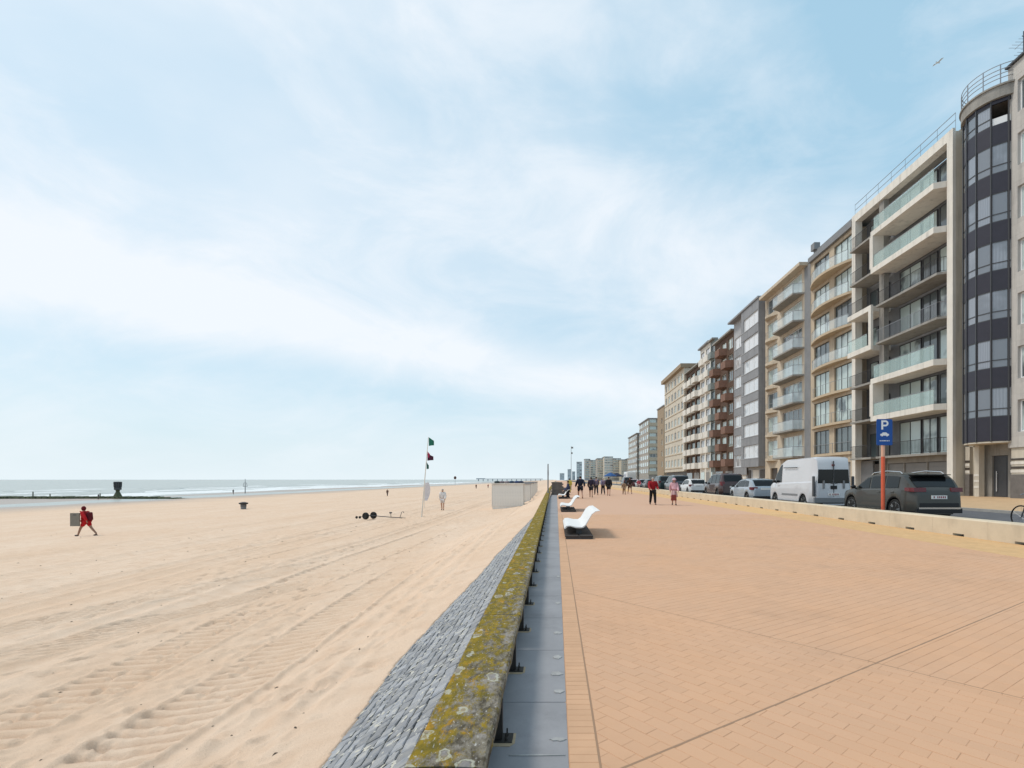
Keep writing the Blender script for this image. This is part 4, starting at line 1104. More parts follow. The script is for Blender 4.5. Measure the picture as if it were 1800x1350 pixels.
# --- grey slate building with white windows
M['slate'] = mat('grey_slate_cladding', (0.27, 0.275, 0.29), .65, dirt=STREAK, noise=(1.6, .2), bump=(25, .2, .01))
M['slate_l'] = mat('light_grey_cladding', (0.40, 0.405, 0.42), .65, noise=(1.2, .15))
Y0, Y1 = Yp(1345) + .01, Yp(1290)
G = Bld('slate grey apartment building with columns of wide white windows', BX, Y0, Y1)
for (u0, u1, x0, dz, mt) in ((.05, 6.2, -.8, 0, 'slate'), (6.25, G.L - .05, 0, -1.0, 'slate_l')):
    ops = []
    for k in range(7):
        z = 4.35 + 2.88 * k + dz
        ops.append((u0 + .2, u1 - (.9 if x0 < 0 else .35), Z(z), Z(z) + 1.65))
    q = MB(); facade(q, u0, u1, Z(3.2), Z(24.6), ops, x0, .3); q.quad((x0, u0, Z(3.2)), (.4, u0, Z(3.2)), (.4, u0, Z(24.6)), (x0, u0, Z(24.6))); q.quad((x0, u0, Z(3.2)), (x0, u1, Z(3.2)), (.4, u1, Z(3.2)), (.4, u0, Z(3.2))); G.part('wall', q, M[mt])
    for o in ops: win(G.root, o[0], o[2], o[1] - o[0], o[3] - o[2], x0 + .1, 'whitem', 'glass_blind', 3, .1)
    for k in range(7):      # overlapping spandrel boards
        z = Z(4.35 + 2.88 * k + dz); q = MB()
        q.box(x0 - .03, x0 - .002, u0, u1, z - 1.18, z - .12); G.part('spandrel_panel', q, M['slate']); q = MB(); q.box(x0 - .07, x0 - .002, u0, u1, z - .115, z - .04); G.part('sill', q, M['slate_l'])
q = MB(); q.box(-.95, .6, 0.0, G.L, Z(24.605), Z(24.85)); G.part('roof_edge', q, M['slate'])
q = MB(); q.box(.2, .36, 0, G.L, 0, Z(3.2)); G.part('ground_wall', q, M['slate_l'])
for a, b, mt in ((.6, 2.0, 'dbrown'), (2.4, 4.4, 'white'), (5.2, 6.4, 'dbrown'), (7, 9.6, 'white')):
    q = MB(); q.box(.14, .198, a, b, 0, Z(2.8)); G.part('garage_door', q, M[mt])
body(G, 24.6, M['slate'], .4)

# --- rust coloured building with stacked bay balconies
M['rust'] = mat('rust_brick', (0.23, 0.13, 0.095), .85, noise=(2, .3)); M['rust_d'] = mat('dark_brown_brick', (0.11, 0.065, 0.045), .85, noise=(2, .3))
def bay_building(label, Y0, Y1, ztop, nfl, wallm, baym, frame, glass, cols, dep=.9, zf=3.7, roofm='concrete', slabm=None, z0w=None, X=BX):
    B = Bld(label, X, Y0, Y1)
    st = (ztop - zf - .3) / nfl; L_ = B.L; cw = L_ / cols
    ops = []
    for k in range(nfl):
        for c_ in range(cols): ops.append((c_ * cw + cw * .14, (c_ + 1) * cw - cw * .14, Z(zf + st * k) + .35, Z(zf + st * k) + st - .45))
    q = MB(); facade(q, 0, L_, 0, Z(ztop), ops, 0, .3); q.quad((0, 0, 0), (.4, 0, 0), (.4, 0, Z(ztop)), (0, 0, Z(ztop))); B.part('wall', q, M[wallm])
    for o in ops: win(B.root, o[0], o[2], o[1] - o[0], o[3] - o[2], .12, frame, glass, 3 if cw > 4 else 2, .09, simple=True)
    for k in range(nfl):
        for c_ in range(cols):
            if (c_ + (k if dep > 1 else 0)) % 2 == 1 and cols > 1 and dep > 1: continue
            a, b = c_ * cw + .15, (c_ + 1) * cw - .15; z = Z(zf + st * k)
            poly = [(-.003, a), (-dep, a + .35), (-dep, b - .35), (-.003, b)][::-1]
            q = MB(); q.prism(poly, z - .18, z); 
            inner = [(-.003, a + .1), (-dep + .08, a + .4), (-dep + .08, b - .4), (-.003, b - .1)]
            outp = [(-.003, a), (-dep, a + .35), (-dep, b - .35), (-.003, b)]
            for i in range(3):
                q.prism([outp[i], inner[i], inner[i + 1], outp[i + 1]], z + .003, z + .9)
            B.part('balcony', q, M[baym])
    q = MB(); q.box(-.5, .5, 0.0, L_, Z(ztop) + .003, Z(ztop) + .25); B.part('roof_edge', q, M[roofm])
    body(B, ztop, M[wallm], .36)
    q = MB(); q.box(-.06, -.003, .5, L_ * .4, 0, Z(2.8)); B.part('garage_door', q, M['garage']); q = MB(); q.box(-.06, -.003, L_ * .55, L_ - .5, 0, Z(2.8)); B.part('shop_window', q, M['glass'])
    return B
M['green_tint'] = mat('grey_green_panel', (0.22, 0.25, 0.24), .6, noise=(2, .3))
bay_building('rust red brick apartment building with staggered bay balconies', Yp(1290) + .01, Yp(1257), 23.8, 8, 'rust_d', 'rust', 'cream', 'glass', 3, 1.15)
bay_building('narrow dark grey green building squeezed beside the rust red one', Yp(1257) + .01, Yp(1249), 25.0, 8, 'green_tint', 'green_tint', 'dgrey', 'glass', 1, .6)
H_b = bay_building('tall narrow white apartment building beside the narrow grey green one', Yp(1249) + .01, Yp(1231), 25.2, 8, 'white', 'white', 'rail', 'glass_blind', 2, .5, roofm='slate')
bay_building('white apartment building with deep brown shadowed loggias and white parapets, lower roof', Yp(1231) + .01, Yp(1207), 22.8, 7, 'rust_d', 'white', 'dbrown', 'glass', 3, .95)
# --- cream block with regular windows and a tan cornice
Y0, Y1 = Yp(1207) + .01, Yp(1172)
JB = Bld('cream corner apartment block with small square windows and an overhanging tan roof', BX, Y0, Y1)
ops = []
for k in range(7):
    for j in range(7): ops.append((.8 + j * 3.05, .8 + j * 3.05 + 1.7, Z(4.3 + 2.95 * k), Z(4.3 + 2.95 * k) + 1.55))
ops = [o for o in ops if o[1] < Y1 - Y0 - .3]
q = MB(); facade(q, 0, JB.L, Z(3.2), Z(24.3), ops, -.5, .3); q.quad((-.5, 0, Z(3.2)), (.4, 0, Z(3.2)), (.4, 0, Z(24.3)), (-.5, 0, Z(24.3))); q.quad((-.5, 0, Z(3.2)), (-.5, JB.L, Z(3.2)), (.4, JB.L, Z(3.2)), (.4, 0, Z(3.2))); JB.part('wall', q, M['cream'])
for o in ops: win(JB.root, o[0], o[2], o[1] - o[0], o[3] - o[2], -.4, 'whitem', 'glass', 2, .09, simple=True)
for k in range(7):
    q = MB(); q.box(-.6, -.503, 0.1, JB.L - .1, Z(3.9 + 2.95 * k), Z(4.0 + 2.95 * k)); JB.part('string_course', q, M['beige_d'])
M['tan'] = mat('tan_roof', (0.33, 0.255, 0.175), .8, noise=(2, .2))
q = MB(); q.box(-1.3, 6, -.3, JB.L + .3, Z(24.303), Z(25.1)); JB.part('roof', q, M['tan'])
q = MB(); q.box(0, .36, 0, JB.L, 0, Z(3.2)); JB.part('ground_wall', q, M['dbrown'])
body(JB, 24.3, M['cream'], .4, depth=10)
# tan block set back behind it
TB = Bld('narrow tan brown building set back between the cream block and the banded one', 29.2, 139.0, 148.0)
q = MB(); facade(q, 0, 9, 0, Z(21.5), [(2, 3.4, Z(5 + 3 * k), Z(6.5 + 3 * k)) for k in range(5)], 0, .3); q.quad((0, 0, 0), (.4, 0, 0), (.4, 0, Z(21.5)), (0, 0, Z(21.5))); TB.part('wall', q, M['tan'])
body(TB, 21.4, M['tan'], .36); q = MB(); q.box(-.2, 5, -.2, 9.1, Z(21.503), Z(21.8)); TB.part('roof', q, M['slate'])
for k in range(5): win(TB.root, 2, Z(5 + 3 * k), 1.4, 1.5, .12, simple=True)

# --- block whose banded front faces the eye
def fr_win(parent, x, z, w, h, y=-.02, glass='glass', frame='whitem'):
    key = ('f', round(w, 2), round(h, 2), glass, frame)
    if key not in WC:
        m_ = MB(); m_.box(0, w, -.06, .02, 0, .08); m_.box(0, w, -.06, .02, h - .08, h); m_.box(0, .08, -.06, .02, .08, h - .08); m_.box(w - .08, w, -.06, .02, .08, h - .08); m_.box(w / 2 - .04, w / 2 + .04, -.055, .02, .08, h - .08)
        m_.box(.04, w - .04, -.03, .0, .04, h - .04, 1); WC[key] = m_.mesh('window', [M[frame], M[glass]])
    return put('window', WC[key], parent, (x, y, z))
def front_block(label, X0, X1, Y, depth, ztop, fl, wm, bandm, nwin, cat='apartment building', band=True, side=True):
    r_ = thing('apartment_building', label, cat, ((X0 + X1) / 2, Y, ZB)); w = X1 - X0
    q = MB(); q.box(-w / 2, w / 2, 0, depth, 0, ztop - ZB); q.build('wall', M[wm], r_)
    st = (ztop - 3.5) / fl
    for k in range(fl):
        z = Z(3.5 + st * k)
        if band: q = MB(); q.box(-w / 2 - .3, w / 2, -.5, -.003, z - .1, z + 1.15); q.build('balcony', M[bandm], r_)
        cw = w / nwin
        for j in range(nwin): fr_win(r_, -w / 2 + j * cw + cw * .12, z + 1.2 if band else z + .4, cw * .76, st - 1.4 if band else st * .55)
        if side:
            sw = depth / max(2, int(depth / 4))
            for j in range(int(depth / sw)): 
                o = win(r_, j * sw + .7, z + .5, sw - 1.4, 1.5, -w / 2 - .08, simple=True)
    q = MB(); q.box(-w / 2 - .4, w / 2, -.5, depth, Z(ztop) + .003, Z(ztop) + .3); q.build('roof', M['slate'], r_)
    return r_
M['band'] = mat('banded_cream_render', (0.50, 0.44, 0.34), .85, noise=(.5, .2)); M['greige'] = mat('greige_render', (0.36, 0.335, 0.30), .85, noise=(.5, .2))
front_block('cream banded apartment block facing along the promenade, left of the tan roofed one', 34.8, 47, 193, 22, 24.4, 8, 'greige', 'band', 4)
front_block('lower grey apartment block just left of and behind the banded one', 34.2, 44, 217, 26, 21.0, 7, 'greige', 'concrete', 3)
# far bend of the coast
far = [(1050, 1062, 806, 520, 'greige'), (1062, 1078, 803, 505, 'cream'), (1078, 1092, 806, 500, 'concrete'), (1092, 1104, 808, 480, 'band'), (1104, 1119, 806, 470, 'greige'), (1038, 1050, 809, 640, 'concrete'), (1028, 1038, 807, 690, 'slate_l')]
lab = ['low greige block on the far bend of the coast, left of the cream one', 'cream block with dark roof on the far bend of the coast', 'concrete grey block in the middle of the far row', 'warm cream block in the far row, next to the nearest of them', 'greige block at the right end of the far row', 'pale concrete block left of the far row', 'tall grey slab block further left on the coast']
M['slate_l2'] = M['slate_l']
for (a, b, t_, Yd, mt), lb in zip(far, lab):
    X0, X1 = (a - 978) / F * Yd, (b - 978) / F * Yd; zt = HC + (843 - t_) / F * Yd
    front_block(lb, X0 + .2, X1 - .2, Yd, 25, zt, 8, mt, 'cream' if mt != 'cream' else 'white', 3, side=False)
M['tower'] = mat('haze_tinted_render', (0.36, 0.40, 0.44), .9, noise=(.3, .1))  # pale blue grey: distance haze is put into the base colour
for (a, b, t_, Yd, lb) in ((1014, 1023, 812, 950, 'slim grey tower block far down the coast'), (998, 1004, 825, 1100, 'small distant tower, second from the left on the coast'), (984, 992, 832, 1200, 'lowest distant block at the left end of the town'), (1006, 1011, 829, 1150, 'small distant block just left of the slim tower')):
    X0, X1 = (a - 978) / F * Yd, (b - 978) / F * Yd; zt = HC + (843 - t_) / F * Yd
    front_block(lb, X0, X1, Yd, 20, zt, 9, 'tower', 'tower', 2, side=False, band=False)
# ---------------------------------------------------------------- parked vehicles (local: nose towards +y, rear at y = 0)
def paint(name, col, metal=0.35):
    return mat(name, col, 0.38, metal=metal, noise=(1.5, .08), coat=.8)
M['car_glass'] = mat('car_glass', (0.008, 0.009, 0.010), 0.12, spec=.35)
M['tyre'] = mat('tyre_rubber', (0.018, 0.018, 0.018), .9, noise=(20, .3))
M['rim'] = mat('alloy', (0.45, 0.46, 0.47), .35, metal=.8)
M['redlamp'] = mat('red_lamp', (0.12, 0.006, 0.012), .2, coat=.4)
M['plate'] = mat('number_plate', (0.72, 0.72, 0.70), .5)
M['plate_ink'] = mat('plate_lettering', (0.25, 0.02, 0.03), .5)
M['chrome'] = mat('chrome', (0.7, 0.7, 0.7), .15, metal=1.0)

def vehicle(label, x, y, W, sil, belt, paintm, wheels, wr=.33, tumble=.32, zs=.28, zfl=.22, arch=.06, cladding=None, sidewin=(), rearwin=None, windscreen=None, lamps=None, name='parked_car', cat='car', rim='rim', group='vehicles parked along the road', detail=True, roofrails=False, plate_z=.85, bumper='black', mirror=None, spoiler=None):
    root = thing(name, label, cat, (x, y, 0.105), 0, group)
    L_ = sil[-1][0]; w = W / 2
    sy = np.array([p[0] for p in sil]); sz = np.array([p[1] for p in sil])
    zt = lambda yy: float(np.interp(yy, sy, sz))
    ends = [0, .015, .04, .08, .14, .22, .32]
    ys_ = sorted(set([round(e, 3) for e in ends] + [round(L_ - e, 3) for e in ends] + list(np.round(np.arange(.4, L_ - .35, .06), 3)) + [round(p[0], 3) for p in sil]))
    ys_ = [v for v in ys_ if 0 <= v <= L_]
    def hw(yy):
        d = min(yy, L_ - yy); k = min(1, d / .55); full = w * (1 - .0 * k)
        return full - .20 * (1 - k) ** 2 - (.05 if yy > L_ - 1.2 else 0) * max(0, (yy - L_ + 1.2) / 1.2)
    bl = lambda yy: belt[0] + (belt[1] - belt[0]) * yy / L_
    def top_hw(yy, z):
        b_ = min(bl(yy), zt(yy) - .03); return hw(yy) - .055 - max(0, z - b_) * tumble * .5 - max(0, z - b_) ** 2 * tumble * .18
    rings = []
    for yy in ys_:
        h = hw(yy); z1 = zt(yy); za = zs
        for wy in wheels:
            d = abs(yy - wy)
            if d < wr + arch: za = max(za, wr - .0 + math.sqrt((wr + arch) ** 2 - d * d))
        b_ = min(bl(yy), z1 - .03); za = min(za, b_ - .12)
        mid = (za + b_) / 2
        zr = z1 - min(.05, max(.004, (z1 - b_) * .3)); hr = top_hw(yy, zr); zm = (b_ + zr) / 2
        half = [(0, zfl), (h - .26, zfl), (h - .26, za), (h - .03, za), (h - .004, za + .04), (h, mid), (h - .018, b_ - .05), (h - .055, b_), (top_hw(yy, zm), zm), (hr, zr), (hr - .09, z1 - .006), (hr * .45, z1 + .012), (0, z1 + .018)]
        ring = [(a, yy, b) for a, b in half] + [(-a, yy, b) for a, b in half[1:-1]][::-1]
        rings.append(ring)
    n = len(rings[0]); mb_ = MB(); vs = [p for r_ in rings for p in r_]; fs = []; mi = []
    for i in range(len(rings) - 1):
        for j in range(n):
            k = (j + 1) % n; fs.append((i * n + j, (i + 1) * n + j, (i + 1) * n + k, i * n + k))
            jj = min(j, n - 1 - j); lowf = jj <= 2
            mid_y = (ys_[i] + ys_[i + 1]) / 2
            c_ = lowf or (cladding and jj == 3)
            mi.append(1 if c_ else 0)
    fs.append(tuple(range(n))); mi.append(0); fs.append(tuple((len(rings) - 1) * n + j for j in range(n - 1, -1, -1))); mi.append(0)
    mb_.v = vs; mb_.f = fs; mb_.m = mi
    bodyo = mb_.build('body', [paintm, M['black']], root, sharp=32)
    # windows lie just proud of the body surface
    for (a, b) in sidewin:
        for s_ in (1, -1):
            cols = list(np.linspace(a, b, 9)); q = MB(); pts = []
            for yy in cols:
                lo = bl(yy) + .025; hi = zt(yy) - .10
                hi = max(lo + .01, hi)
                for f_ in (0, .5, 1):
                    z = lo + (hi - lo) * f_; pts.append((s_ * (top_hw(yy, z) + .012), yy, z))
            o = 0; fs = []
            for i in range(len(cols) - 1):
                for j in (0, 1):
                    a_, b_, c_, d_ = i * 3 + j, (i + 1) * 3 + j, (i + 1) * 3 + j + 1, i * 3 + j + 1; fs.append((a_, b_, c_, d_) if s_ > 0 else (a_, d_, c_, b_))
            q.add(pts, fs); q.build('side_window', M['car_glass'], root, smooth=True)
    def band_patch(nm, ya, yb, m_, off=.012, inset=.10, k=8, rear=True):
        q = MB(); cols = list(np.linspace(ya, yb, k)); pts = []; fs = []
        for yy in cols:
            dz = zt(yy + .01) - zt(yy - .01); nn = Vector((0, -dz, .02)).normalized()
            z1 = zt(yy); hwid = top_hw(yy, z1) - inset
            for f_ in (-1, -.5, 0, .5, 1): pts.append((hwid * f_, yy + nn.y * off, z1 + .012 * (1 - abs(f_) ** 2) + nn.z * off))
        for i in range(k - 1):
            for j in range(4): fs.append((i * 5 + j, i * 5 + j + 1, (i + 1) * 5 + j + 1, (i + 1) * 5 + j))
        q.add(pts, fs); return q.build(nm, m_, root, smooth=True)
    if rearwin:
        if rearwin[0] == 'flat':      # upright rear glass
            _, z0, z1, hw0, hw1, yy = rearwin
            q = MB(); q.box(-hw0, hw0, yy - .012, yy - .002, z0, z0 + .001); q = MB()
            c_ = [(-hw0, z0), (-.02, z0), (-.02, z1), (-hw1, z1)]; 
            for s_ in (1, -1):
                pp = [(s_ * a, yy - .008, b) for a, b in c_]; pb = [(s_ * a, yy + .03, b) for a, b in c_]
                q.add(pp + pb, [(0, 1, 2, 3) if s_ > 0 else (3, 2, 1, 0), (0, 4, 5, 1), (1, 5, 6, 2), (2, 6, 7, 3), (3, 7, 4, 0)])
            q.build('rear_window', M['car_glass'], root)
        else: band_patch('rear_window', rearwin[0], rearwin[1], M['car_glass'])
    if windscreen: band_patch('windscreen', windscreen[0], windscreen[1], M['car_glass'])
    # wheels
    key = ('wheel', wr, rim)
    if key not in WC:
        t = MB(); t.lathe([(wr - .10, -.09), (wr - .03, -.11), (wr - .005, -.09), (wr, -.05), (wr, .05), (wr - .005, .09), (wr - .03, .11), (wr - .10, .09)], 28, axis='x')
        rm = MB(); rm.lathe([(wr - .10, -.06), (wr - .085, .085), (wr - .10, .092), (wr - .125, .07)], 28, axis='x'); rm.lathe([(.0, .05), (.06, .07), (.055, .085), (.0, .09)], 12, axis='x')
        for k in range(5):
            t_ = 2 * pi * k / 5
            for dt in (-.13, .13):
                rm.tube([(.07, .04 * cos(t_), .04 * sin(t_)), (.078, (wr - .10) * cos(t_ + dt), (wr - .10) * sin(t_ + dt))], .02, 5)
        d = MB(); d.lathe([(.0, .0), (wr - .12, .0), (wr - .12, .02), (0, .02)], 20, axis='x')
        WC[key] = (t.mesh('tyre', M['tyre'], True), rm.mesh('rim', M[rim]), d.mesh('brake_disc', M['dgrey']))
        WC[key][0].set_sharp_from_angle(angle=radians(40))
    t, rm, d = WC[key]
    for wy in wheels:
        for s_ in (1, -1):
            o = put('wheel', t, root, (s_ * (w - .135), wy, wr), 0 if s_ > 0 else pi); put('rim', rm, o)
            put('brake_disc', d, o)
    # mirrors
    my = mirror or (windscreen[0] + .55 if windscreen else L_ * .65)
    for s_ in (1, -1):
        q = MB(); q.ellipsoid((s_ * (w + .07), my, bl(my) + .09), (.11, .06, .075)); q.tube([(s_ * (w - .06), my, bl(my) + .0), (s_ * (w + .05), my, bl(my) + .06)], .025, 6); q.build('wing_mirror', M['black'], root, smooth=True)
    if lamps:
        for s_ in (1, -1):
            (ya, z0, z1, xi, xo, yb) = lamps
            q = MB(); xo_ = min(xo, w); 
            p = [(s_ * xi, -.012 + ya, z0), (s_ * (xo_ - .08), ya - .0, z0), (s_ * (xo_ + .004), ya + yb * .4, z0 + .01), (s_ * (xo_ + .008), ya + yb, z0 + .03)]
            v = p + [(a, b + (.015 if i < 2 else 0), z1) for i, (a, b, c_) in enumerate(p)]
            v += [(s_ * xi, ya + .06, z0), (s_ * (xo_ - .1), ya + yb, z0), (s_ * xi, ya + .06, z1), (s_ * (xo_ - .1), ya + yb, z1)]
            f = [(0, 1, 5, 4), (1, 2, 6, 5), (2, 3, 7, 6), (3, 9, 11, 7), (9, 8, 10, 11), (8, 0, 4, 10), (4, 5, 6, 7, 11, 10), (0, 8, 9, 3, 2, 1)]
            q.add(v, f); q.build('rear_light', M['redlamp'], root)
    yr = float(np.interp(plate_z, sz[:6], sy[:6])) if sz[0] < plate_z else 0
    q = MB(); q.box(-.26, .26, yr - .028, yr + .03, plate_z - .06, plate_z + .06); pl_ = q.build('number_plate', M['plate'], root)
    if detail:
        q = MB()
        for k in range(7):
            if k == 1: continue
            q.box(-.2 + k * .062, -.165 + k * .062, yr - .031, yr - .0275, plate_z - .035, plate_z + .035)
        q.build('plate_lettering', M['plate_ink'], pl_)
        for s_ in (1, -1):
            for (a, b) in sidewin[:2]:
                q = MB(); yy = a + .18; q.bbox(s_ * (hw(yy)) - .02, s_ * hw(yy) + .02, yy, yy + .17, bl(yy) - .14, bl(yy) - .11, .008); q.build('door_handle', paintm, root)
    q = MB(); q.box(-w + .16, w - .16, -.015, .12, zs - .02, zs + .14); q.build('rear_bumper', M[bumper] if isinstance(bumper, str) else bumper, root)
    if roofrails:
        for s_ in (1, -1):
            a, b = roofrails; q = MB(); pts = [(s_ * (top_hw(yy, zt(yy)) - .06), yy, zt(yy) + h_) for yy, h_ in ((a, .01), (a + .12, .06), ((a + b) / 2, .075), (b - .12, .06), (b, .01))]; q.tube(pts, .02, 6); q.build('roof_rail', M['chrome'], root)
    return root, zt, top_hw

suv_sil = [(0, .60), (.02, .92), (.05, 1.02), (.12, 1.10), (.42, 1.42), (.60, 1.56), (.9, 1.61), (1.5, 1.635), (2.2, 1.62), (2.6, 1.55), (3.35, 1.10), (3.6, 1.03), (4.25, .92), (4.40, .78), (4.45, .55)]
SUV, zt_, thw_ = vehicle('dark grey sport utility car with chrome roof rails, parked by the red orange sign pole', 12.90, 17.25, 1.86, suv_sil, (1.10, 1.00), mat('warm_grey_paint', (0.05, 0.05, 0.045), .42, metal=.1, noise=(1.5, .08), coat=.35), (.93, 3.60), .35, cladding=True,
    sidewin=((.75, 1.45), (1.53, 2.33), (2.42, 3.10)), rearwin=(.15, .50), windscreen=(2.72, 3.28), lamps=(.03, .98, 1.12, .42, .90, .36), roofrails=(.75, 2.5), plate_z=.80)
q = MB(); q.box(-.7, .7, -.03, .0, .40, .455); q.build('chrome_strip', M['chrome'], SUV); q = MB(); q.box(-.74, .74, -.022, .03, .30, .40); q.box(-.66, .66, -.012, .03, .46, .60); q.build('lower_bumper', M['black'], SUV)
q = MB(); q.box(-.62, .62, .30, .62, 1.545, 1.575); q.build('spoiler', M['black'], SUV)
for s_ in (1, -1):
    q = MB(); q.box(s_ * .93 - .006, s_ * .93 + .006, 1.35, 3.15, .30, .34); q.build('side_trim', M['chrome'], SUV)

van_sil = [(0, .55), (.02, 1.0), (.05, 1.9), (.10, 2.28), (.17, 2.40), (.30, 2.44), (3.0, 2.42), (3.55, 2.22), (3.75, 2.0), (4.35, 1.28), (4.45, 1.22), (5.0, 1.02), (5.12, .85), (5.15, .5)]
VAN, _, _ = vehicle('white high roofed panel van with black rear windows, beyond the dark grey car', 12.68, 23.4, 1.92, van_sil, (1.32, 1.18), paint('white_van_paint', (0.58, 0.59, 0.62), .1), (1.0, 4.1), .33, tumble=.10,
    sidewin=((3.35, 4.12),), rearwin=('flat', 1.22, 1.86, .72, .68, .035), windscreen=(3.8, 4.3), zs=.32, plate_z=.72, bumper='black', name='parked_van', cat='van', lamps=None, mirror=4.0)
for s_ in (1, -1):
    q = MB(); q.bbox(s_ * .90 - .035, s_ * .90 + .035, -.012, .12, .62, 1.55, .02); q.build('rear_light', M['dgrey'], VAN)
    q = MB(); q.box(s_ * .965 - .012, s_ * .965 + .012, 1.5, 3.2, .62, .70); q.build('side_trim', M['grey'], VAN)
    q = MB(); q.tube([(s_ * .93, 3.05, 2.0), (s_ * .93, 1.6, 1.98)], .025, 6); q.build('gutter', M['dgrey'], VAN)
q = MB(); q.box(-.012, .012, -.006, .06, .62, 2.25); q.build('door_gap', M['dgrey'], VAN)
q = MB(); q.box(-.14, .14, -.02, .02, .96, 1.12); q.build('door_handle', M['black'], VAN); q = MB(); q.tube([(-.02, -.02, 1.2), (-.30, -.03, 1.26)], .012, 5); q.tube([(.02, -.02, 1.2), (.30, -.03, 1.26)], .012, 5); q.build('wiper', M['black'], VAN)
q = MB(); q.bbox(-.06, .06, .02, .12, 2.02, 2.10); q.build('brake_lamp', M['redlamp'], VAN)
q = MB(); q.box(-.9, .9, -.03, .08, .34, .56); q.build('step_bumper', M['grey'], VAN)
q = MB(); q.bbox(.42, .50, -.02, .05, .98, 1.35); q.bbox(-.50, -.42, -.02, .05, .98, 1.35); q.build('hinges', M['grey'], VAN)

hatch = [(0, .55), (.02, .85), (.06, .96), (.30, 1.30), (.5, 1.40), (1.2, 1.46), (1.9, 1.43), (2.2, 1.36), (3.0, .98), (3.85, .80), (4.05, .68), (4.12, .5)]
mpv = [(0, .6), (.02, 1.05), (.06, 1.2), (.25, 1.68), (.45, 1.82), (1.2, 1.88), (2.4, 1.84), (2.8, 1.72), (3.7, 1.16), (4.45, .98), (4.62, .8), (4.68, .55)]
def hb(label, x, y, col, W=1.72, sil=hatch, metal=.35, s=1.0, belt=(.96, .88), **k):
    sl = [(a * s, b) for a, b in sil]
    wh = (.72 * s, 3.3 * s) if sil is hatch else (.85, 3.75)
    sw = ((.55 * s, 1.1 * s), (1.18 * s, 1.95 * s), (2.02 * s, 2.6 * s)) if sil is hatch else ((.5, 1.3), (1.38, 2.3), (2.38, 3.3))
    rw = (.09 * s, .42 * s) if sil is hatch else (.08, .30)
    ws = (2.28 * s, 2.9 * s) if sil is hatch else (2.85, 3.6)
    return vehicle(label, x, y, W, sl, belt, paint('paint_' + 'x' * 0 + 'coat', col, metal), wh, .31 if sil is hatch else .34, sidewin=sw, rearwin=rw, windscreen=ws, lamps=(.03, .78, .95, .45, .84, .28) if sil is hatch else (.03, .95, 1.25, .62, .90, .28), detail=False, **k)
hb('light silver blue hatchback parked just beyond the white van', 12.3, 30.1, (0.36, 0.41, 0.46), 1.74)
hb('dark maroon and black people carrier beyond the silver hatchback', 13.0, 37.6, (0.055, 0.028, 0.028), 1.9, mpv, belt=(1.12, 1.02), plate_z=.85)
hb('small white hatchback parked beyond the dark people carrier', 12.95, 46.6, (0.70, 0.70, 0.70), 1.72, metal=.05)
hb('dark slate blue people carrier beyond the small white hatchback', 13.1, 53.5, (0.05, 0.065, 0.08), 1.9, mpv, belt=(1.12, 1.02), plate_z=.85)
hb('dark green people carrier second from the far end of the dark row', 13.0, 60.5, (0.02, 0.04, 0.04), 1.86, mpv, belt=(1.12, 1.02), plate_z=.85)
hb('black estate car further along the row of parked cars', 12.9, 68, (0.02, 0.02, 0.024), 1.8, s=1.05)
hb('silver grey hatchback far along the parked row', 12.9, 75, (0.3, 0.31, 0.33), 1.76)
hb('dark red hatchback at the far end of the parked row', 12.9, 83, (0.16, 0.02, 0.02), 1.76)
hb('black people carrier farthest away in the parked row', 13.0, 92, (0.03, 0.03, 0.035), 1.86, mpv, belt=(1.12, 1.02), plate_z=.85)
truck_sil = [(0, .6), (.02, 2.85), (.06, 2.95), (.2, 3.0), (4.2, 3.0), (4.3, 2.4), (5.0, 2.35), (5.6, 1.4), (5.9, 1.0), (5.95, .55)]
vehicle('white box lorry parked across the far end of the promenade', 15.2, 103, 2.3, truck_sil, (1.4, 1.3), paint('lorry_white', (0.7, 0.7, 0.68), .05), (1.1, 4.8), .42, tumble=.02, sidewin=((4.5, 5.1),), windscreen=(5.1, 5.5), zs=.5, plate_z=.75, detail=False, name='parked_lorry', cat='lorry')
# bicycle whose front wheel just enters the picture at the right
bk = thing('bicycle', 'bicycle standing on the road at the right edge behind the low wall', 'bicycle', (13.05, 13.35, .105))
def ring(m, cy, cz, r, w): m.tube([(0, cy + r * cos(2 * pi * k / 24), cz + r * sin(2 * pi * k / 24)) for k in range(25)], w, 6, cap=False)
for cy in (1.02, 0.0):
    q = MB(); ring(q, cy, .34, .32, .02); w_ = q.build('wheel', M['tyre'], bk)
    q = MB()
    for k in range(12): q.tube([(0, cy, .34), (0, cy + .31 * cos(pi * k / 6), .34 + .31 * sin(pi * k / 6))], .003, 4)
    q.build('spokes', M['rail'], w_)
q = MB(); BB = (0, .42, .30); 
for a, b in (((0, 0, .34), BB), (BB, (0, .30, .85)), (BB, (0, .86, .70)), ((0, .33, .72), (0, .84, .80)), ((0, 0, .34), (0, .33, .72)), ((0, .82, .88), (0, 1.02, .34))): q.tube([a, b], .018, 6)
q.build('frame', M['dgrey'], bk)
q = MB(); q.tube([(-.28, .74, .98), (-.1, .84, 1.0), (.1, .84, 1.0), (.28, .74, .98)], .013, 6); q.tube([(0, .82, .88), (0, .84, 1.0)], .015, 6); q.build('handlebar', M['rail'], bk)
q = MB(); q.ellipsoid((0, .28, .89), (.07, .14, .03)); q.build('saddle', M['black'], bk)

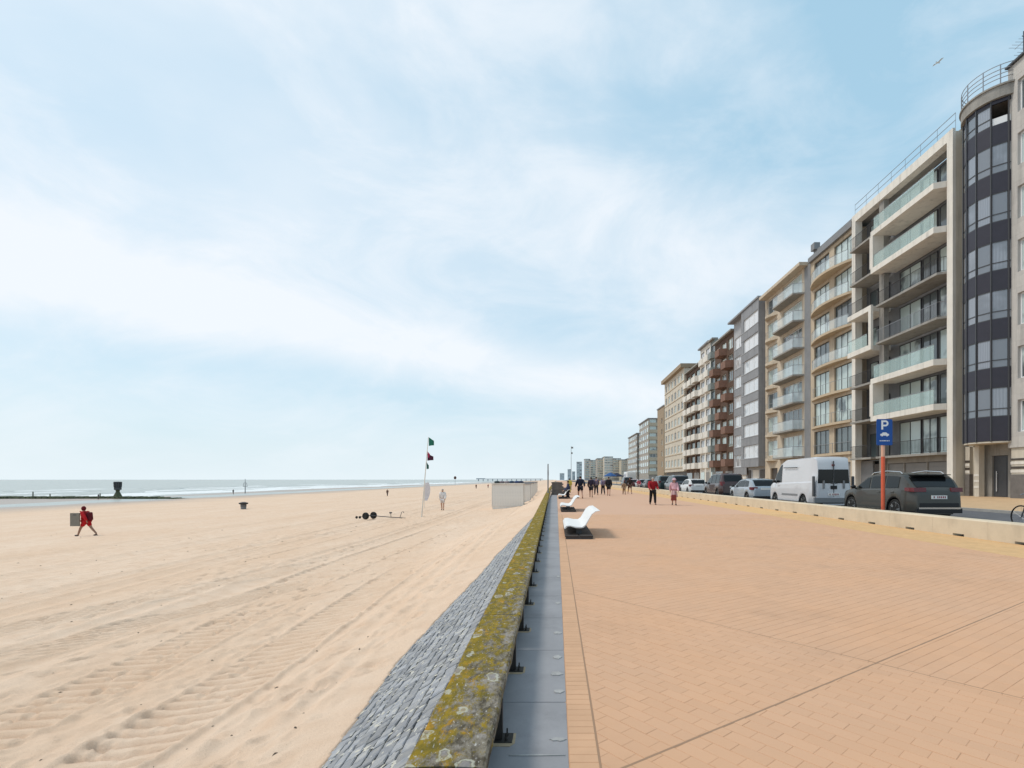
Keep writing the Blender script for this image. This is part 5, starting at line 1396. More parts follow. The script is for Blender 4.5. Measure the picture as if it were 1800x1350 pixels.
# ---------------------------------------------------------------- parking sign
ps = thing('parking_sign', 'blue parking sign with white P and car symbol on a red orange pole', 'parking sign', (11.42, 17.9, .10))
M['redpole'] = mat('red_orange_pole', (0.62, 0.11, 0.05), .5, noise=(5, .12)); M['palepole'] = mat('faded_pole_top', (0.62, 0.36, 0.26), .5)
M['signblue'] = mat('sign_blue', (0.005, 0.07, 0.31), .45); M['signwhite'] = mat('sign_white', (0.8, 0.8, 0.8), .5)
q = MB(); q.lathe([(.062, .0), (.062, 2.2)], 16); q.build('pole', M['redpole'], ps, smooth=False)
q = MB(); q.lathe([(.0615, 2.201), (.0615, 3.42), (.03, 3.45)], 16); q.build('pole_top', M['palepole'], ps)
def rrect(w, h, r, n=5):
    o = []
    for cx, cz, a0 in ((w - r, h - r, 0), (-w + r, h - r, 90), (-w + r, -h + r, 180), (w - r, -h + r, 270)):
        for k in range(n + 1): t = radians(a0 + 90 * k / n); o.append((cx + r * cos(t), cz + r * sin(t)))
    return o
def plate(w, h, r, y0, y1, m, name, par, cz, cx=0):
    pl = rrect(w, h, r); n = len(pl); q = MB()
    q.add([(x + cx, y0, z + cz) for x, z in pl] + [(x + cx, y1, z + cz) for x, z in pl], [tuple(range(n)), tuple(range(2 * n - 1, n - 1, -1))] + [((i + 1) % n, i, n + i, n + (i + 1) % n) for i in range(n)])
    return q.build(name, m, par)
pn = plate(.275, .455, .04, -.085, -.068, M['signblue'], 'sign_panel', ps, 3.05)
q = MB()
# letter P
yA, yB = -.089, -.0853
def flat(m, pts): n = len(pts); m.add([(x, yA, z) for x, z in pts] + [(x, yB, z) for x, z in pts], [tuple(range(n)), tuple(range(2 * n - 1, n - 1, -1))] + [((i + 1) % n, i, n + i, n + (i + 1) % n) for i in range(n)])
flat(q, [(-.115, 3.14), (-.05, 3.14), (-.05, 3.46), (-.115, 3.46)])
R1, R0, cx_, cz_ = .105, .045, .03, 3.355
for k in range(8):
    t0, t1 = radians(90 - 22.5 * k), radians(90 - 22.5 * (k + 1)); flat(q, [(cx_ + R0 * cos(t0), cz_ + R0 * sin(t0)), (cx_ + R0 * cos(t1), cz_ + R0 * sin(t1)), (cx_ + R1 * cos(t1), cz_ + R1 * sin(t1)), (cx_ + R1 * cos(t0), cz_ + R1 * sin(t0))])
flat(q, [(-.0498, cz_ + R0), (cx_, cz_ + R0), (cx_, cz_ + R1), (-.0498, cz_ + R1)]); flat(q, [(-.0498, cz_ - R1), (cx_, cz_ - R1), (cx_, cz_ - R0), (-.0498, cz_ - R0)])
q.build('letter_p', M['signwhite'], pn)
q = MB(); flat(q, [(-.15, 2.93), (.15, 2.93), (.15, 2.985), (.10, 3.0), (.055, 3.04), (-.06, 3.04), (-.10, 3.0), (-.15, 2.985)]); q.lathe([(.001, 0), (.03, 0), (.03, .003), (.001, .003)], 10, (0, 0, 0)) if False else None
flat(q, [(-.11, 2.905), (-.06, 2.905), (-.06, 2.9295), (-.11, 2.9295)]); flat(q, [(.06, 2.905), (.11, 2.905), (.11, 2.9295), (.06, 2.9295)]); q.build('car_symbol', M['signwhite'], pn)
q = MB()
for (a, b) in ((-.17, -.145), (-.135, -.11), (-.09, -.06), (-.05, -.03), (-.02, .02), (.03, .05), (.07, .10), (.11, .13), (.145, .17)): flat(q, [(a, 2.735), (b, 2.735), (b, 2.765), (a, 2.765)])
q.build('small_lettering', M['signwhite'], pn)
for zz in (2.8, 3.3):
    q = MB(); q.lathe([(.07, -.02), (.07, .02)], 12, (0, 0, zz)); q.build('clamp', M['rail'], ps)

# ---------------------------------------------------------------- benches: white moulded loungers on dark slatted plinths
M['benchwhite'] = mat('white_moulded_shell', (0.74, 0.73, 0.72), .5, noise=(6, .1)); M['slat'] = mat('dark_stained_timber', (0.060, 0.048, 0.042), .7, noise=(14, .4), rnd=.3)
def bench(label, x, y, L_=3.1):
    r_ = thing('bench', label, 'bench', (x, y, 0), 0, 'white benches beside the sea wall')
    q = MB(); q.box(.02, .70, .04, L_ - .04, .0, .055); q.build('plinth', M['dgrey'], r_)
    ns = int(L_ / .115); key = 'slat'
    if key not in WC: s_ = MB(); s_.bbox(0, .345, .0, .10, .058, .088, .006); WC[key] = s_.mesh('slat', M['slat'])
    for i in range(ns):
        for xo in (.0, .365): put('slat', WC[key], r_, (xo, .01 + i * .115, 0))
    # seat shell: lounger section facing the sea, extruded along the promenade
    prof = [(-.02, .30), (.03, .40), (.12, .415), (.30, .365), (.44, .36), (.52, .43), (.60, .60), (.68, .78), (.78, .88), (.90, .90), (.905, .89), (.79, .862), (.70, .775), (.62, .59), (.545, .415), (.48, .335), (.40, .315), (.28, .32), (.14, .375), (.07, .37), (.01, .29)]
    prof = [(a, .16 + (b - .2) * .78) for a, b in prof]
    n = len(prof); ya, yb = .28, L_ - .2; st = [0, .02, .98, 1]
    vs = []; 
    for t in (0, .03, .5, .97, 1):
        k = 1.0 if .01 < t < .99 else .0
        for (px_, pz) in prof: vs.append((px_ * 1.0, ya + (yb - ya) * t, pz))
    q = MB(); fs = [tuple(range(n)), tuple(4 * n + i for i in range(n - 1, -1, -1))]
    for s_ in range(4):
        for i in range(n): fs.append((s_ * n + i, (s_ + 1) * n + i, (s_ + 1) * n + (i + 1) % n, s_ * n + (i + 1) % n))
    q.add(vs, fs); sh = q.build('seat_shell', M['benchwhite'], r_, sharp=50); bevel(sh, .012, 2)
    for yy in (.55, L_ / 2, L_ - .5):
        q = MB(); q.box(.30, .44, yy - .05, yy + .05, .088, .235); q.build('support', M['dgrey'], r_)
    return r_
bench('nearest white lounger bench on its dark slatted plinth by the sea wall', .22, 12.85)
bench('second white lounger bench from the eye, seen beyond the nearest one', .20, 23.6, 3.0)
bench('third white lounger bench, with a dark bundle on its right side', .16, 39.8, 3.0)
st_ = thing('timber_stack', 'stack of dark grey weathered timber beside the sea wall beyond the third bench', 'timber stack', (-.75, 50, 0))
r = random.Random(3)
for i in range(9):
    q = MB(); q.bbox(r.uniform(.2, .35), 2.05 - i * .10 + r.uniform(-.12, .12), -.1 + r.uniform(-.05, .05), 2.6 + r.uniform(-.1, .2), .0, .125, .01); q.build('plank', mat('weathered_timber', (0.19, 0.17, 0.155), .85, noise=(6, .4)) if i == 0 else bpy.data.materials['weathered_timber'], st_, (0, 0, i * .14))
for i in range(9):
    for yy in (.2, 2.2):
        q = MB(); q.box(.36, 1.0, yy, yy + .1, .126, .1395); q.build('spacer', M['slat'], st_, (0, 0, i * .14))
lp = thing('wall_post', 'slim grey post rising from the sea wall near the timber stack', 'post', (-.75, 46, .3))
q = MB(); q.lathe([(.10, 0), (.10, .05), (.06, .08), (.055, 1.5), (.05, 2.6), (.02, 2.62)], 10); q.build('post', M['grey'], lp); q = MB(); q.lathe([(.065, 1.55), (.065, 2.0)], 10); q.build('band', M['rail'], lp)
# ---------------------------------------------------------------- people
M['skin'] = mat('skin', (0.48, 0.28, 0.20), .6); M['skin_d'] = mat('tanned_skin', (0.30, 0.165, 0.11), .6)
M['shoe'] = mat('shoes', (0.05, 0.045, 0.05), .7); M['hair_d'] = mat('dark_hair', (0.03, 0.022, 0.018), .8); M['hair_g'] = mat('grey_hair', (0.35, 0.34, 0.33), .8)
CM = {}
def cloth(col):
    if col not in CM: CM[col] = mat('cloth', col, .9, noise=(9, .25), bump=(60, .3, .004))
    return CM[col]
def skinned(name, verts, edges_, rad, m, parent, roots=(0,), sub=1):
    me = bpy.data.meshes.new(name); me.from_pydata(verts, edges_, []); me.materials.append(m)
    o = put(name, me, parent)
    md = o.modifiers.new('skin', 'SKIN'); md.use_smooth_shade = True
    for i, r_ in enumerate(rad):
        sv = me.skin_vertices[0].data[i]; sv.radius = r_ if isinstance(r_, tuple) else (r_, r_); sv.use_root = i in roots
    ss = o.modifiers.new('sub', 'SUBSURF'); ss.levels = sub; ss.render_levels = sub
    return o
def person(label, x, y, z, heading, h=1.72, top=(.1, .1, .1), bottom=(.1, .1, .1), legs='trousers', stride=.35, lean=0.0, hair='hair_d', skin='skin', arms=(.15, -.15), sleeves=True, female=False, armbend=.25, wide=1.0, group='people walking on the promenade', hood=None, long_top=False):
    R = thing('person', label, 'person', (x, y, z), radians(heading), group)
    W = wide * (0.94 if female else 1.0)
    def P(a, b, c): return (a * h * W, b * h + lean * max(0, c - .5) * h, c * h)
    s = stride / 2
    V = {'pel': P(0, 0, .52), 'wai': P(0, .005, .60), 'che': P(0, .0, .72), 'nec': P(0, 0, .825), 'jaw': P(0, .012, .872), 'hea': P(0, .012, .925), 'cro': P(0, .004, .965), 'nos': P(0, .062, .905)}
    for sd, t, fw in (('l', -1, s), ('r', 1, -s)):
        V['hip' + sd] = P(.052 * t, 0, .49); V['kne' + sd] = P(.056 * t, fw * .55 + .02, .28); V['ank' + sd] = P(.058 * t, fw * 1.0 - (.06 if fw < 0 else 0), .045 + (.03 if fw < 0 and stride > .3 else 0)); V['toe' + sd] = P(.066 * t, fw * 1.0 + .10 - (.06 if fw < 0 else 0), .016)
    for sd, t, sw in (('l', -1, arms[0]), ('r', 1, arms[1])):
        V['sho' + sd] = P(.115 * t, -.005, .80); V['elb' + sd] = P(.145 * t, sw * .45 - .01, .63); V['wri' + sd] = P(.145 * t, sw * .9 + armbend * .3, .49 + abs(armbend) * .1); V['han' + sd] = P(.142 * t, sw * 1.0 + armbend * .4, .455 + abs(armbend) * .12)
    for k in list(V):      # legs are not leaned
        pass
    E = [('pel', 'wai'), ('wai', 'che'), ('che', 'nec'), ('nec', 'jaw'), ('jaw', 'hea'), ('hea', 'cro'), ('hea', 'nos')]
    for sd in 'lr': E += [('pel', 'hip' + sd), ('hip' + sd, 'kne' + sd), ('kne' + sd, 'ank' + sd), ('ank' + sd, 'toe' + sd), ('che', 'sho' + sd), ('sho' + sd, 'elb' + sd), ('elb' + sd, 'wri' + sd), ('wri' + sd, 'han' + sd)]
    rad = dict(pel=(.080, .062), wai=(.072, .056), che=(.092, .064), nec=.034, jaw=.038, hea=(.046, .055), cro=.028, nos=.011)
    for sd in 'lr': rad.update({'hip' + sd: .056, 'kne' + sd: .037, 'ank' + sd: .025, 'toe' + sd: .020, 'sho' + sd: .036, 'elb' + sd: .026, 'wri' + sd: .016, 'han' + sd: (.022, .012)})
    names = list(V); idx = {n: i for i, n in enumerate(names)}
    def R_(r_, add=0.0): return tuple((a * h * W + add) for a in (r_ if isinstance(r_, tuple) else (r_, r_)))
    vs = [V[n] for n in names]; es = [(idx[a], idx[b]) for a, b in E]; rr = [R_(rad[n]) for n in names]; roots = [0]
    # five fingers on each hand
    for sd, t in (('l', -1), ('r', 1)):
        hd = Vector(V['han' + sd]); el = Vector(V['wri' + sd]); d = (hd - el).normalized()
        for k in range(5):
            off = Vector((0, (k - 1.8) * .019, 0)) if k < 4 else Vector((-t * .015, .035, .03))
            L_ = (.06, .07, .065, .05, .05)[k]; a = hd + off * .7; b = a + d * L_ * .6 + off * .15; c_ = b + d * L_ * .45 + Vector((-t * .012, 0, 0))
            i0 = len(vs); vs += [tuple(a), tuple(b), tuple(c_)]; es += [(i0, i0 + 1), (i0 + 1, i0 + 2)]; rr += [(.010, .010), (.009, .009), (.007, .007)]; roots.append(i0)
    bodyo = skinned('body', vs, es, rr, M[skin], R, roots, 1)
    def sub_skin(nm, ns, add, m, over=None, extra=None):
        ii = {n: i for i, n in enumerate(ns)}
        vv = [V[n] if not (over and n in over) else over[n] for n in ns]; ee = [(ii[a], ii[b]) for a, b in E + [('pel', 'low')] if a in ii and b in ii]
        rs = [R_(rad.get(n, (.085, .07)), add) for n in ns]; return skinned(nm, vv, ee, rs, m, R, (0,), 1)
    tn = ['pel', 'wai', 'che', 'nec'] + (['shol', 'elbl', 'shor', 'elbr'] + (['wril', 'wrir'] if sleeves else []))
    over = {'nec': P(0, 0, .808), 'wril': tuple(Vector(V['wril']) * .93 + Vector(V['elbl']) * .07), 'wrir': tuple(Vector(V['wrir']) * .93 + Vector(V['elbr']) * .07)}
    if not sleeves:
        for sd in 'lr': over['elb' + sd] = tuple(Vector(V['sho' + sd]) * .4 + Vector(V['elb' + sd]) * .6)
    if long_top: V['low'] = P(0, 0, .42); tn.append('low')
    sub_skin('top', tn, .038, cloth(top), over)
    if legs == 'trousers':
        sub_skin('trousers', ['pel', 'hipl', 'knel', 'ankl', 'hipr', 'kner', 'ankr'], .024, cloth(bottom))
    elif legs == 'shorts':
        ov = {'kne' + sd: tuple(Vector(V['hip' + sd]) * .2 + Vector(V['kne' + sd]) * .8) for sd in 'lr'}
        sub_skin('shorts', ['pel', 'hipl', 'knel', 'hipr', 'kner'], .036, cloth(bottom), ov)
    elif legs == 'skirt':
        q = MB(); q.lathe([(.078 * h, .56 * h), (.10 * h, .50 * h), (.125 * h, .38 * h), (.135 * h, .30 * h), (.12 * h, .305 * h), (.09 * h, .45 * h)], 18); q.build('skirt', cloth(bottom), R, smooth=True)
    q = MB(); hc = Vector(V['hea'])
    if hood:
        q.ellipsoid((hc.x, hc.y - .012 * h, hc.z + .008 * h), (.062 * h, .070 * h, .082 * h)); q.build('hood', cloth(hood), R, smooth=True)
    else:
        q.ellipsoid((hc.x, hc.y - .014 * h, hc.z + .014 * h), (.050 * h, .052 * h, .050 * h))
        if female: q.ellipsoid((hc.x, hc.y - .035 * h, hc.z - .035 * h), (.042 * h, .028 * h, .055 * h))
        q.build('hair', M[hair], R, smooth=True)
    for sd, t in (('l', -1), ('r', 1)):
        a, tt = Vector(V['ank' + sd]), Vector(V['toe' + sd]); q = MB()
        zz = tt.z + .004; q.ellipsoid(((a.x + tt.x) / 2, (a.y + tt.y) / 2 - .02, zz + .018), (.045, .135, .045)); q.build('shoe', M['shoe'], R, smooth=True)
        q = MB(); q.ellipsoid((hc.x + t * .046 * h * W, hc.y, hc.z - .01 * h), (.008, .016, .028)); q.build('ear', M[skin], R, smooth=True)
        q = MB(); q.ellipsoid((hc.x + t * .018 * h, hc.y + .051 * h, hc.z - .003 * h), (.009, .006, .006), 8, 5); q.build('eye', M['hair_d'], R, smooth=True)
    q = MB(); q.ellipsoid((hc.x, hc.y + .047 * h, hc.z - .038 * h), (.022, .008, .005), 8, 5); q.build('mouth', M['skin_d'], R, smooth=True)
    return R
def G(px, py): x, y = XY(px, py); return x, y
def walker(label, px, py, **k):
    x, y = G(px, py); return person(label, x, y, 0.0, k.pop('heading', 0), **k)
walker('person in a dark navy jacket and dark shorts, leftmost of the walkers, seen from behind', 1020, 876, stride=.42, arms=(.3, -.3), armbend=.35, h=1.80, top=(.012, .016, .035), bottom=(.012, .014, .025), legs='shorts', heading=5, wide=1.12)
walker('person in a dark jacket and shorts with bare calves, second walker from the left', 1039, 874, h=1.74, top=(.03, .022, .045), bottom=(.02, .02, .025), legs='shorts', heading=-5, stride=.5, skin='skin_d')
walker('person in a grey violet jacket and dark trousers behind the second walker', 1048, 870, h=1.80, stride=.5, arms=(-.35, .35), top=(.16, .14, .21), bottom=(.03, .03, .035), heading=0)
walker('person in a lilac grey jacket and black trousers left of the one in black', 1060, 869, h=1.70, arms=(-.3, .3), armbend=.5, top=(.22, .19, .28), bottom=(.015, .015, .02), heading=10, stride=.2, hair='hair_g')
walker('person in a black knee length coat with pale legs', 1070, 871.5, h=1.78, top=(.012, .012, .018), bottom=(.02, .02, .025), legs='shorts', heading=-8, stride=.4, long_top=True)
walker('child in sand coloured clothes in the middle of the promenade', 1097, 869, h=1.30, top=(.30, .19, .12), bottom=(.34, .22, .14), heading=0, stride=.3)
walker('person in a dark brown top with bare brown legs mid stride', 1107, 868, h=1.78, top=(.035, .02, .018), bottom=(.10, .05, .035), legs='shorts', heading=180, stride=.6, skin='skin_d')
walker('person in a pink red top and pale shorts near the far low wall', 1123, 862, h=1.60, top=(.55, .10, .13), bottom=(.6, .42, .38), legs='shorts', heading=180, female=True)
walker('person in a red jacket and black trousers walking this way', 1147.5, 887, h=1.66, arms=(.05, .3), armbend=.7, top=(.30, .006, .012), bottom=(.012, .012, .014), heading=180, stride=.25, wide=1.1, hair='hair_g')
pk = walker('person in pale pink with a pink sun hat by the low wall', 1185, 888, h=1.58, top=(.66, .38, .42), bottom=(.62, .40, .40), legs='skirt', heading=170, stride=.2, female=True, hair='hair_g', long_top=True)
q = MB(); q.lathe([(.15, 0), (.155, .008), (.10, .03), (.095, .10), (.05, .13), (.01, .135)], 16, (0, .02, 1.465)); q.build('sun_hat', cloth((.66, .42, .46)), pk, smooth=True)
x, y = G(1185, 888)
bgt = thing('shoulder_bag', 'red brown bag carried low by the person in the pink sun hat', 'bag', (x - .08, y - .24, .28))
q = MB(); q.prism([(-.17, -.07), (.17, -.07), (.17, .07), (-.17, .07)], 0, .34, top=[(-.13, -.05), (.13, -.05), (.13, .05), (-.13, .05)]); bevel(q.build('bag_body', cloth((.26, .055, .04)), bgt), .03, 2)
q = MB(); q.tube([(-.10, 0, .33), (-.09, 0, .52), (0, 0, .60), (.09, 0, .52), (.10, 0, .33)], .012, 6); q.build('strap', cloth((.03, .015, .02)), bgt)
x, y = G(1006, 871)
person('person in a slate blue jacket sitting at the end of the third bench', .93, 40.9, -.22, 90, h=1.66, top=(.05, .06, .12), bottom=(.03, .03, .04), stride=.1, group='people walking on the promenade')
walker('person in a yellow coat beyond the timber stack', 1001, 866, h=1.66, top=(.62, .50, .10), bottom=(.55, .45, .12), heading=0, stride=.2, long_top=True)

def beach_pt(px, py, zguess=-1.5):
    z = zguess
    for _ in range(30):
        x, y = XY(px, py, z); z = 0.6 * z + 0.4 * float(sand_h(np.array([x]), np.array([y]), False)[0])
    return x, y, float(sand_h(np.array([x]), np.array([y]))[0])
x, y, z = beach_pt(152, 942)
H_ = 51 / F * y
RW = person('barefoot person in a red hooded top and red shorts striding left across the sand', x, y, z - .02, 90, h=H_ * 1.02, top=(.48, .006, .012), bottom=(.48, .006, .012), legs='shorts', stride=.46, lean=.22, skin='skin_d', arms=(-.25, .25), hood=(.12, .004, .008), group='people on the beach', wide=1.05, long_top=True)
bp = thing('backpack', 'dark red backpack on the back of the striding person in red', 'backpack', (x + .10, y, z + 1.05))
q = MB(); q.prism([(0, -.15), (.17, -.15), (.20, .15), (0, .15)], -.14, .32, top=[(-.02, -.12), (.18, -.12), (.18, .12), (-.02, .12)]); bevel(q.build('pack', cloth((.10, .004, .012)), bp), .05, 3)
for s_ in (-.1, .1):
    q = MB(); q.tube([(-.03, s_, .33), (-.16, s_, .34), (-.22, s_, .18), (-.15, s_, .0), (-.03, s_, -.08)], .016, 6); q.build('strap', cloth((.05, .004, .01)), bp)
bd = thing('carried_board', 'flat grey board carried under the arm of the person in red', 'board', (x - .40, y - .28, z + .58))
q = MB(); q.box(-.27, .27, -.03, .03, 0, .76); bevel(q.build('board_face', mat('grey_board', (.22, .20, .17), .7, noise=(6, .2)), bd), .012, 2); q = MB(); q.box(-.1, .1, -.035, .035, .63, .67); q.build('grip_slot', M['dgrey'], bd)
x, y, z = beach_pt(778, 897.5)
person('person in a white shirt with bare legs standing on the sand right of the flags', x, y, z, 180, h=38 / F * y, top=(.74, .70, .68), bottom=(.70, .66, .64), legs='shorts', stride=.12, skin='skin', hair='hair_g', group='people on the beach')
for px, py, hh, tc_, lb in ((681, 872, 12, (.14, .08, .06), 'tiny distant figure on the sand left of the flagpole'), (837, 859, 8, (.20, .11, .08), 'tiny distant figure left of the beach hut'), (858, 858, 7, (.42, .12, .10), 'tiny distant reddish figure just left of the beach hut'), (410, 869, 9, (.10, .10, .10), 'tiny distant figure near the tall beach marker'), (173, 877, 5, (.10, .10, .11), 'tiny figure beside the groyne, right of the red walker')):
    x, y, z = beach_pt(px, py, -2.0); person(lb, x, y, z, 180, h=min(1.8, max(1.2, hh / F * y)), top=tc_, bottom=(.1, .08, .08), stride=.2, group='people on the beach')

# ---------------------------------------------------------------- beach furniture
# flagpole
x, y, z = beach_pt(741, 909); fp = thing('flagpole', 'slim white flagpole on the sand flying small green and red flags', 'flagpole', (x, y, z))
Hf = 140 / F * y; lean_ = 12 / F * y
q = MB(); q.tube([(0, 0, -.1), (lean_ * .5, 0, Hf * .5), (lean_, 0, Hf)], [.045, .035, .022], 8); q.build('pole', M['white'], fp)
def flag(zf, w, h_, col, nm='flag', droop=.4, lbl=None):
    q = MB(); n = 7; vs = []; fs = []; x0_ = lean_ * zf / Hf + .03
    for side in (0, .008):
        for i in range(n):
            t = i / (n - 1)
            for j in range(3):
                s_ = j / 2; vs.append((x0_ + w * t, .07 * sin(t * 7 + s_) * t + side, zf - h_ * s_ * (1 - .35 * t) - droop * h_ * t * (1 - s_ * .3)))
    for i in range(n - 1):
        for j in range(2):
            a = i * 3 + j; fs.append((a, a + 1, a + 4, a + 3)); b = a + n * 3; fs.append((b, b + 3, b + 4, b + 1))
    q.add(vs, fs); o = q.build(nm, cloth(col), fp, smooth=True)
    if lbl: o['label'] = lbl
flag(Hf, .36, .62, (.02, .16, .11), lbl='green flag at the top of the pole'); flag(Hf - 1.02, .16, .45, (.5, .05, .12), lbl='small red flag'); flag(Hf - 1.18, .42, .5, (.07, .015, .04), lbl='dark red flag'); flag(Hf - 1.8, .14, .5, (.02, .10, .08), lbl='small dark green flag')
x, y, z = beach_pt(746, 893); bn = thing('beach_banner', 'white beach banner hanging low beside the flagpole', 'banner', (x, y, z))
q = MB(); q.tube([(0, 0, -.1), (0, 0, 1.5), (.08, 0, 2.3), (.32, 0, 2.6)], .02, 6); q.build('pole', M['white'], bn)
q = MB(); vs = []; n = 9
for sd in (0, .012):
    for i in range(n):
        t = i / (n - 1); zz = .75 + 1.75 * t; w = .26 + .26 * sin(t * 2.6); vs += [(.015 + .06 * t * t, sd, zz), (.015 + w + .06 * t, sd + .07 * sin(t * 5), zz)]
fs = []
for i in range(n - 1): a = 2 * i; fs += [(a, a + 1, a + 3, a + 2), (a + 2 * n, a + 2 * n + 2, a + 2 * n + 3, a + 2 * n + 1)]
q.add(vs, fs); q.build('cloth', cloth((.72, .69, .72)), bn, smooth=True)
# launching trolley
x, y, z = beach_pt(648, 913); tr = thing('launching_trolley', 'boat launching trolley with fat wheels and a long drawbar lying on the sand', 'trolley', (x, y, z))
for dx, dy in ((-.08, -.35), (.22, .35)):
    q = MB(); rr_ = .25
    q.lathe([(.09, -.10), (rr_ - .04, -.12), (rr_, -.05), (rr_, .05), (rr_ - .04, .12), (.09, .10)], 20, axis='x'); w_ = q.build('wheel', M['tyre'], tr, (dx, dy, .25)); w_.rotation_euler = (0, 0, radians(62)); q = MB(); q.lathe([(.0, -.08), (.10, -.10), (.10, .10), (0, .08)], 12, axis='x'); q.build('hub', M['rim'], w_)
q = MB(); q.tube([(-.08, -.35, .25), (.22, .35, .25)], .03, 6); q.tube([(.07, 0, .27), (1.2, .1, .16), (2.7, .2, .05)], .03, 6); q.build('drawbar', M['dgrey'], tr)
q = MB(); q.tube([(1.55, .1, .1), (1.52, .1, .42)], .02, 5); q.bbox(1.45, 1.6, .02, .18, .40, .50); q.build('rest', M['dgrey'], tr)
q = MB(); q.tube([(2.15, .16, .08), (2.3, .16, .5), (2.38, .16, .55), (2.45, .16, .42)], .02, 6); q.build('handle', M['dgrey'], tr)
for dx in (-.62, -.85):
    q = MB(); q.lathe([(.02, -.04), (.09, -.05), (.09, .05), (.02, .04)], 12, (dx, 0, .13), axis='x'); q.build('small_wheel', M['tyre'], tr)
q = MB(); q.tube([(-.95, 0, .13), (-.3, 0, .2), (.07, 0, .25)], .018, 5); q.build('axle', M['dgrey'], tr)
# litter bin on the sand
x, y, z = beach_pt(428, 895); lb_ = thing('litter_bin', 'dark topped grey litter bin standing alone on the sand', 'litter bin', (x, y, z))
k_ = y / F
q = MB(); q.lathe([(4.2 * k_, -.05), (4.6 * k_, 8 * k_), (4.3 * k_, 8 * k_)], 14); q.build('bin_body', M['grey'], lb_); q = MB(); q.lathe([(4.3 * k_, 8 * k_ + .005), (7.2 * k_, 9 * k_), (7.4 * k_, 11 * k_), (2.5 * k_, 12.5 * k_)], 14); q.build('bin_lid', M['black'], lb_)
q = MB(); q.lathe([(4.75 * k_, 5 * k_), (4.8 * k_, 5.01 * k_), (4.8 * k_, 6.5 * k_), (4.75 * k_, 6.51 * k_)], 14); q.build('bin_band', M['dgrey'], lb_)
# tall marker pole
x, y, z = beach_pt(431, 867, -3); mk = thing('beach_marker', 'tall thin grey marker pole with a small cage at the water edge', 'marker pole', (x, y, z)); k_ = y / F
q = MB(); q.tube([(0, 0, -.2), (0, 0, 25 * k_)], [.16, .08], 8); q.build('pole', M['grey'], mk)
q = MB()
for a in range(6):
    t = 2 * pi * a / 6; q.tube([(.7 * cos(t), .7 * sin(t), 12 * k_), (.5 * cos(t), .5 * sin(t), 18 * k_)], .05, 5)
for zz, rr_ in ((12, .7), (18, .5)): q.tube([(rr_ * cos(2 * pi * a / 12), rr_ * sin(2 * pi * a / 12), zz * k_) for a in range(13)], .05, 5)
q.build('cage', M['grey'], mk)
# groyne with beacon
M['groyne'] = mat('algae_covered_stone', (0.055, 0.06, 0.042), .9, noise=(1.2, .5), col2=(0.10, 0.115, 0.055), bump=(4, .8, .1))
gr = thing('groyne', 'long dark algae covered stone groyne running out across the wet sand into the sea', 'groyne', (-90, 128, -3.3))
r = random.Random(9); q = MB()
for i in range(230):
    xx = -i * .5; h_ = .55 + r.uniform(-.1, .12) - max(0, (20 - i) * .03)
    q.bbox(xx - .5 - r.uniform(0, .08), xx, -1.3 + r.uniform(-.2, .2), 1.3 + r.uniform(-.2, .2), -.8, max(.12, h_), .12)
o = q.build('stone_blocks', M['groyne'], gr); o['kind'] = 'stuff'
for (px, hh) in ((58, 9), (88, 5), (176, 6)):
    xx = (px - 978) / F * 128 + 90; q = MB(); q.tube([(xx, 0, 0), (xx, 0, .5 + hh * .142)], .12, 6); q.build('stake', M['groyne'], gr)
xb = (207 - 978) / F * 128
bc = thing('beacon', 'dark basket topped beacon standing on the groyne', 'beacon', (xb, 128, -2.8)); kk = 128 / F
q = MB(); q.lathe([(.95, 0), (.75, .5), (.45, 1.1), (.38, 1.4), (.5, 1.7)], 12); q.build('base', M['groyne'], bc)
q = MB(); q.lathe([(.55, 1.7), (.75, 1.75), (.78, 2.3), (.6, 2.35)], 12); q.build('platform', M['dgrey'], bc)
q = MB()
for a in range(10):
    t = 2 * pi * a / 10; q.tube([(.68 * cos(t), .68 * sin(t), 2.35), (.74 * cos(t), .74 * sin(t), 3.55)], .12, 5)
q.lathe([(.5, 2.3), (.6, 2.35), (.62, 3.5), (.5, 3.52)], 12); q.lathe([(.75, 3.5), (.85, 3.52), (.85, 3.75), (.3, 3.8)], 12); q.lathe([(.78, 2.85), (.86, 2.86), (.86, 2.98), (.78, 3.0)], 12); q.build('basket', M['dgrey'], bc)
# distant breakwater and buoy
bw = thing('breakwater', 'thin grey harbour breakwater on the horizon beyond the beach hut', 'breakwater', (-60, 1500, -3.3))
q = MB(); q.box(-175, 20, 0, 12, 5.6, 7.4)
for k in range(14): q.box(-170 + k * 14, -168.5 + k * 14, 3, 8, -1, 5.597)
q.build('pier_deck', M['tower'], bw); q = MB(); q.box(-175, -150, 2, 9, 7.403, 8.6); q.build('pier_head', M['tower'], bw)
x, y = (800 - 978) / F * 420, 420
pb = thing('pole_beacon', 'small dark ball topped pole far along the waterline', 'beacon', (x, y, -2.9)); q = MB(); q.tube([(0, 0, -.5), (0, 0, 4.9)], .10, 6); q.build('pole', M['rail'], pb); q = MB(); q.ellipsoid((0, 0, 5.9), (1.15, 1.15, 1.3)); q.build('ball', mat('rust_brown_ball', (.10, .06, .05), .8), pb, smooth=True)
# small flag pole on the promenade far off
fl = thing('flagpole', 'thin far off pole with a little grey pennant above the walkers', 'flagpole', ((1004 - 978) / F * 75, 75, 0)); q = MB(); q.tube([(0, 0, 0), (0, 0, 6.4)], [.05, .03], 6); q.build('pole', M['rail'], fl)
for zz, ww in ((6.3, .3), (5.5, .22)):
    q = MB(); q.prism([(.03, 0), (ww, .02), (ww * .8, .04), (.03, .03)], zz - .25, zz); q.build('pennant', cloth((.25, .27, .27)), fl)

